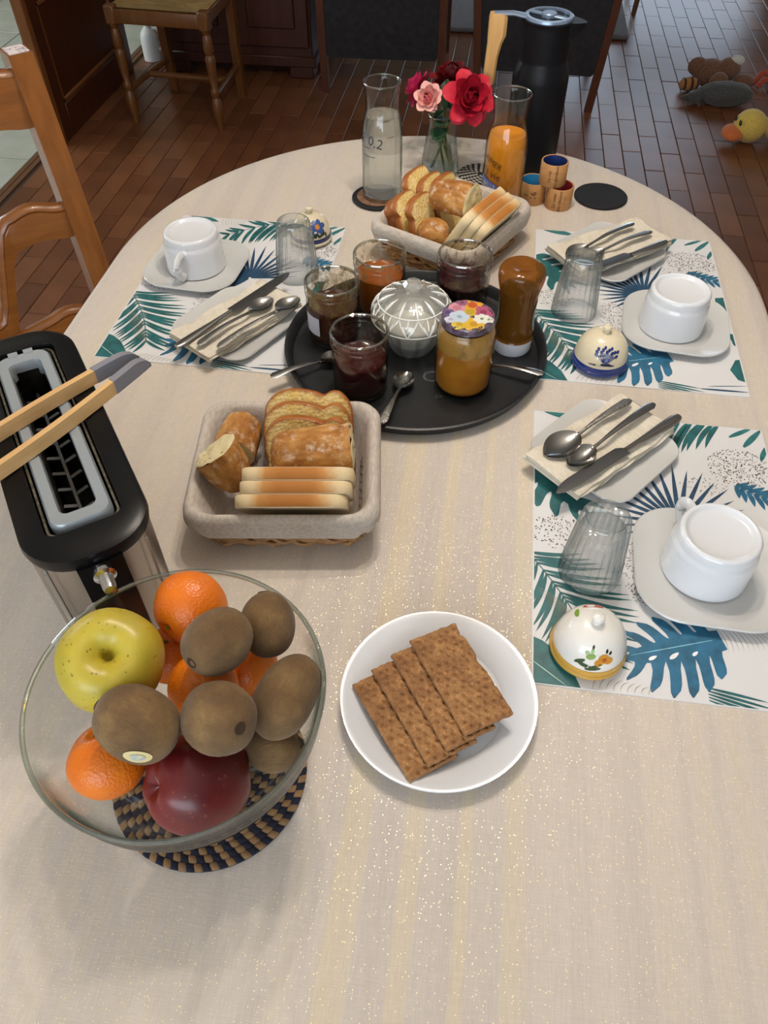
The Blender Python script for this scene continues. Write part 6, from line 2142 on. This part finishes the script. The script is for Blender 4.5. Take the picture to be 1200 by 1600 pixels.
def mandarin(pos, r, axis, label):
    t = thing('mandarin', label, 'mandarin', (0, 0, 0), 0, 'mandarins in the bowl')
    fruit_frame(t, pos, axis)
    pr = smooth_prof([(0.0, 0.80), (0.12, 0.83), (0.30, 0.88), (0.62, 0.74), (0.92, 0.38), (1.02, 0.0), (0.93, -0.40), (0.62, -0.76), (0.25, -0.88), (0, -0.86)], 3)
    v, f = lathe(pr, 36)
    v = [tuple(c * r * (1 + 0.02 * noise.noise(Vector(p) * 1.5 + Vector((r * 999, 0, 0)))) for c in p) for p in v]
    ob('peel', (v, f), M_pe, t, sharp=80)
    ob('stem_scar', lathe([(0, 0.835 * r), (0.07 * r, 0.835 * r), (0.05 * r, 0.86 * r), (0, 0.865 * r)], 7), pm('stem_scar', '#6d7a2c', 0.7), t)
    return t
def kiwi(pos, r, L, axis, label, seed=0, sticker=None, lump=0.0):
    t = thing('kiwi', label, 'kiwi', (0, 0, 0), 0, 'kiwis in the bowl')
    fruit_frame(t, pos, axis)
    v, f = lathe([(math.sin(math.pi * i / 20) ** 0.88, -math.cos(math.pi * i / 20)) for i in range(21)], 32)
    out = []
    for p in v:
        k = 1 + 0.05 * noise.noise(Vector(p) * 1.2 + Vector((seed * 5.0, 1, 0)))
        dent = 1 - lump * math.exp(-((p[2] - 0.05) / 0.22) ** 2) * max(0.0, p[0]) ** 2
        out.append((p[0] * r * k * dent, p[1] * r * 0.97 * k, p[2] * L * k))
    ob('skin', (out, f), M_ki, t, sharp=80)
    ob('stalk_end', lathe([(0.0055, L * 0.965), (0.0045, L * 1.012), (0.0025, L * 1.0), (0, L * 0.99)], 9), pm('kiwi_end', '#3b2817', 0.9), t)
    if sticker:
        D = (t.matrix_world.to_3x3().inverted() @ Vector(sticker)).normalized()
        U = Vector((0, 0, 1)).cross(D).normalized()
        V = D.cross(U)
        P = []
        for q in range(20):
            w = 2 * math.pi * q / 20
            dd = (D + V * 0.36 * math.cos(w) + U * 0.22 * math.sin(w)).normalized()
            k = 1.045 / math.sqrt((dd.x / r) ** 2 + (dd.y / (r * 0.97)) ** 2 + (dd.z / L) ** 2)
            P.append(tuple(dd * k))
        c = [sum(p_[i] for p_ in P) / 20 * 1.05 for i in range(3)]
        s1 = ob('sticker', (P + [tuple(c)], [(q, (q + 1) % 20, 20) for q in range(20)]), pm('sticker_cream', '#cfc08a', 0.4), t)
        Q = [tuple(c[i] + (p_[i] - c[i]) * 0.55 + c[i] * 0.012 for i in range(3)) for p_ in P]
        c2 = [x * 1.02 for x in c]
        ob('sticker_print', (Q + [tuple(c2)], [(q, (q + 1) % 20, 20) for q in range(20)]), pm('sticker_blue', '#7f93a8', 0.4, col2='#c8c2a0', scale=200), t)
    return t
Z = TOP
apple((-0.2655, 0.2866, Z + 0.151), 0.0425, (0.22, -0.30, 0.85), M_ya, 'speckled yellow apple on top of the fruit bowl', False)
apple((-0.1822, 0.2162, Z + 0.1021), 0.0405, (0.5, 0.3, -0.4), M_ra, 'dark red apple at the bottom of the fruit bowl', False)
mandarin((-0.2172, 0.346, Z + 0.151), 0.0322, (-0.35, -0.7, 0.1), 'orange mandarin at the top of the heap next to the toaster')
mandarin((-0.2560, 0.2214, Z + 0.1083), 0.0310, (-0.3, 0.4, 0.9), 'orange mandarin beside the red apple below the kiwi with the sticker')
mandarin((-0.1916, 0.2847, Z + 0.1279), 0.0290, (0.1, -0.55, 0.8), 'orange mandarin peeping out between three kiwis in the middle of the bowl')
mandarin((-0.1698, 0.3254, Z + 0.0994), 0.0278, (0, 0, 1), 'orange mandarin deep in the bowl under the two rear kiwis')
mandarin((-0.2392, 0.3262, Z + 0.1015), 0.0262, (0, 0, 1), 'orange mandarin deep in the bowl behind the yellow apple')
kiwi((-0.1737, 0.2975, Z + 0.1849), 0.0258, 0.0295, (-0.35, -0.8, 0.25), 'brown kiwi lying highest in the heap with its nub showing', 1)
kiwi((-0.1452, 0.3343, Z + 0.1582), 0.0234, 0.0278, (-0.25, 0.75, 0.45), 'brown kiwi leaning on the rim at the back of the bowl', 2)
kiwi((-0.1178, 0.2773, Z + 0.1472), 0.0248, 0.0358, (0.25, 0.85, 0.1), 'long lumpy brown kiwi with a crease against the bowl rim', 3, None, 0.22)
kiwi((-0.1597, 0.2429, Z + 0.1676), 0.0280, 0.0296, (0.6, -0.35, 0.4), 'blunt brown kiwi lying over the red apple', 4)
kiwi((-0.2187, 0.2290, Z + 0.1695), 0.0278, 0.0338, (-0.88, 0.22, 0.15), 'brown kiwi with a fruit sticker in front of the yellow apple', 5, (0.32, -0.79, 0.14))
kiwi((-0.1262, 0.2515, Z + 0.1045), 0.0196, 0.0228, (0.8, 0.2, 0.2), 'brown kiwi low in the bowl seen through the glass', 6)
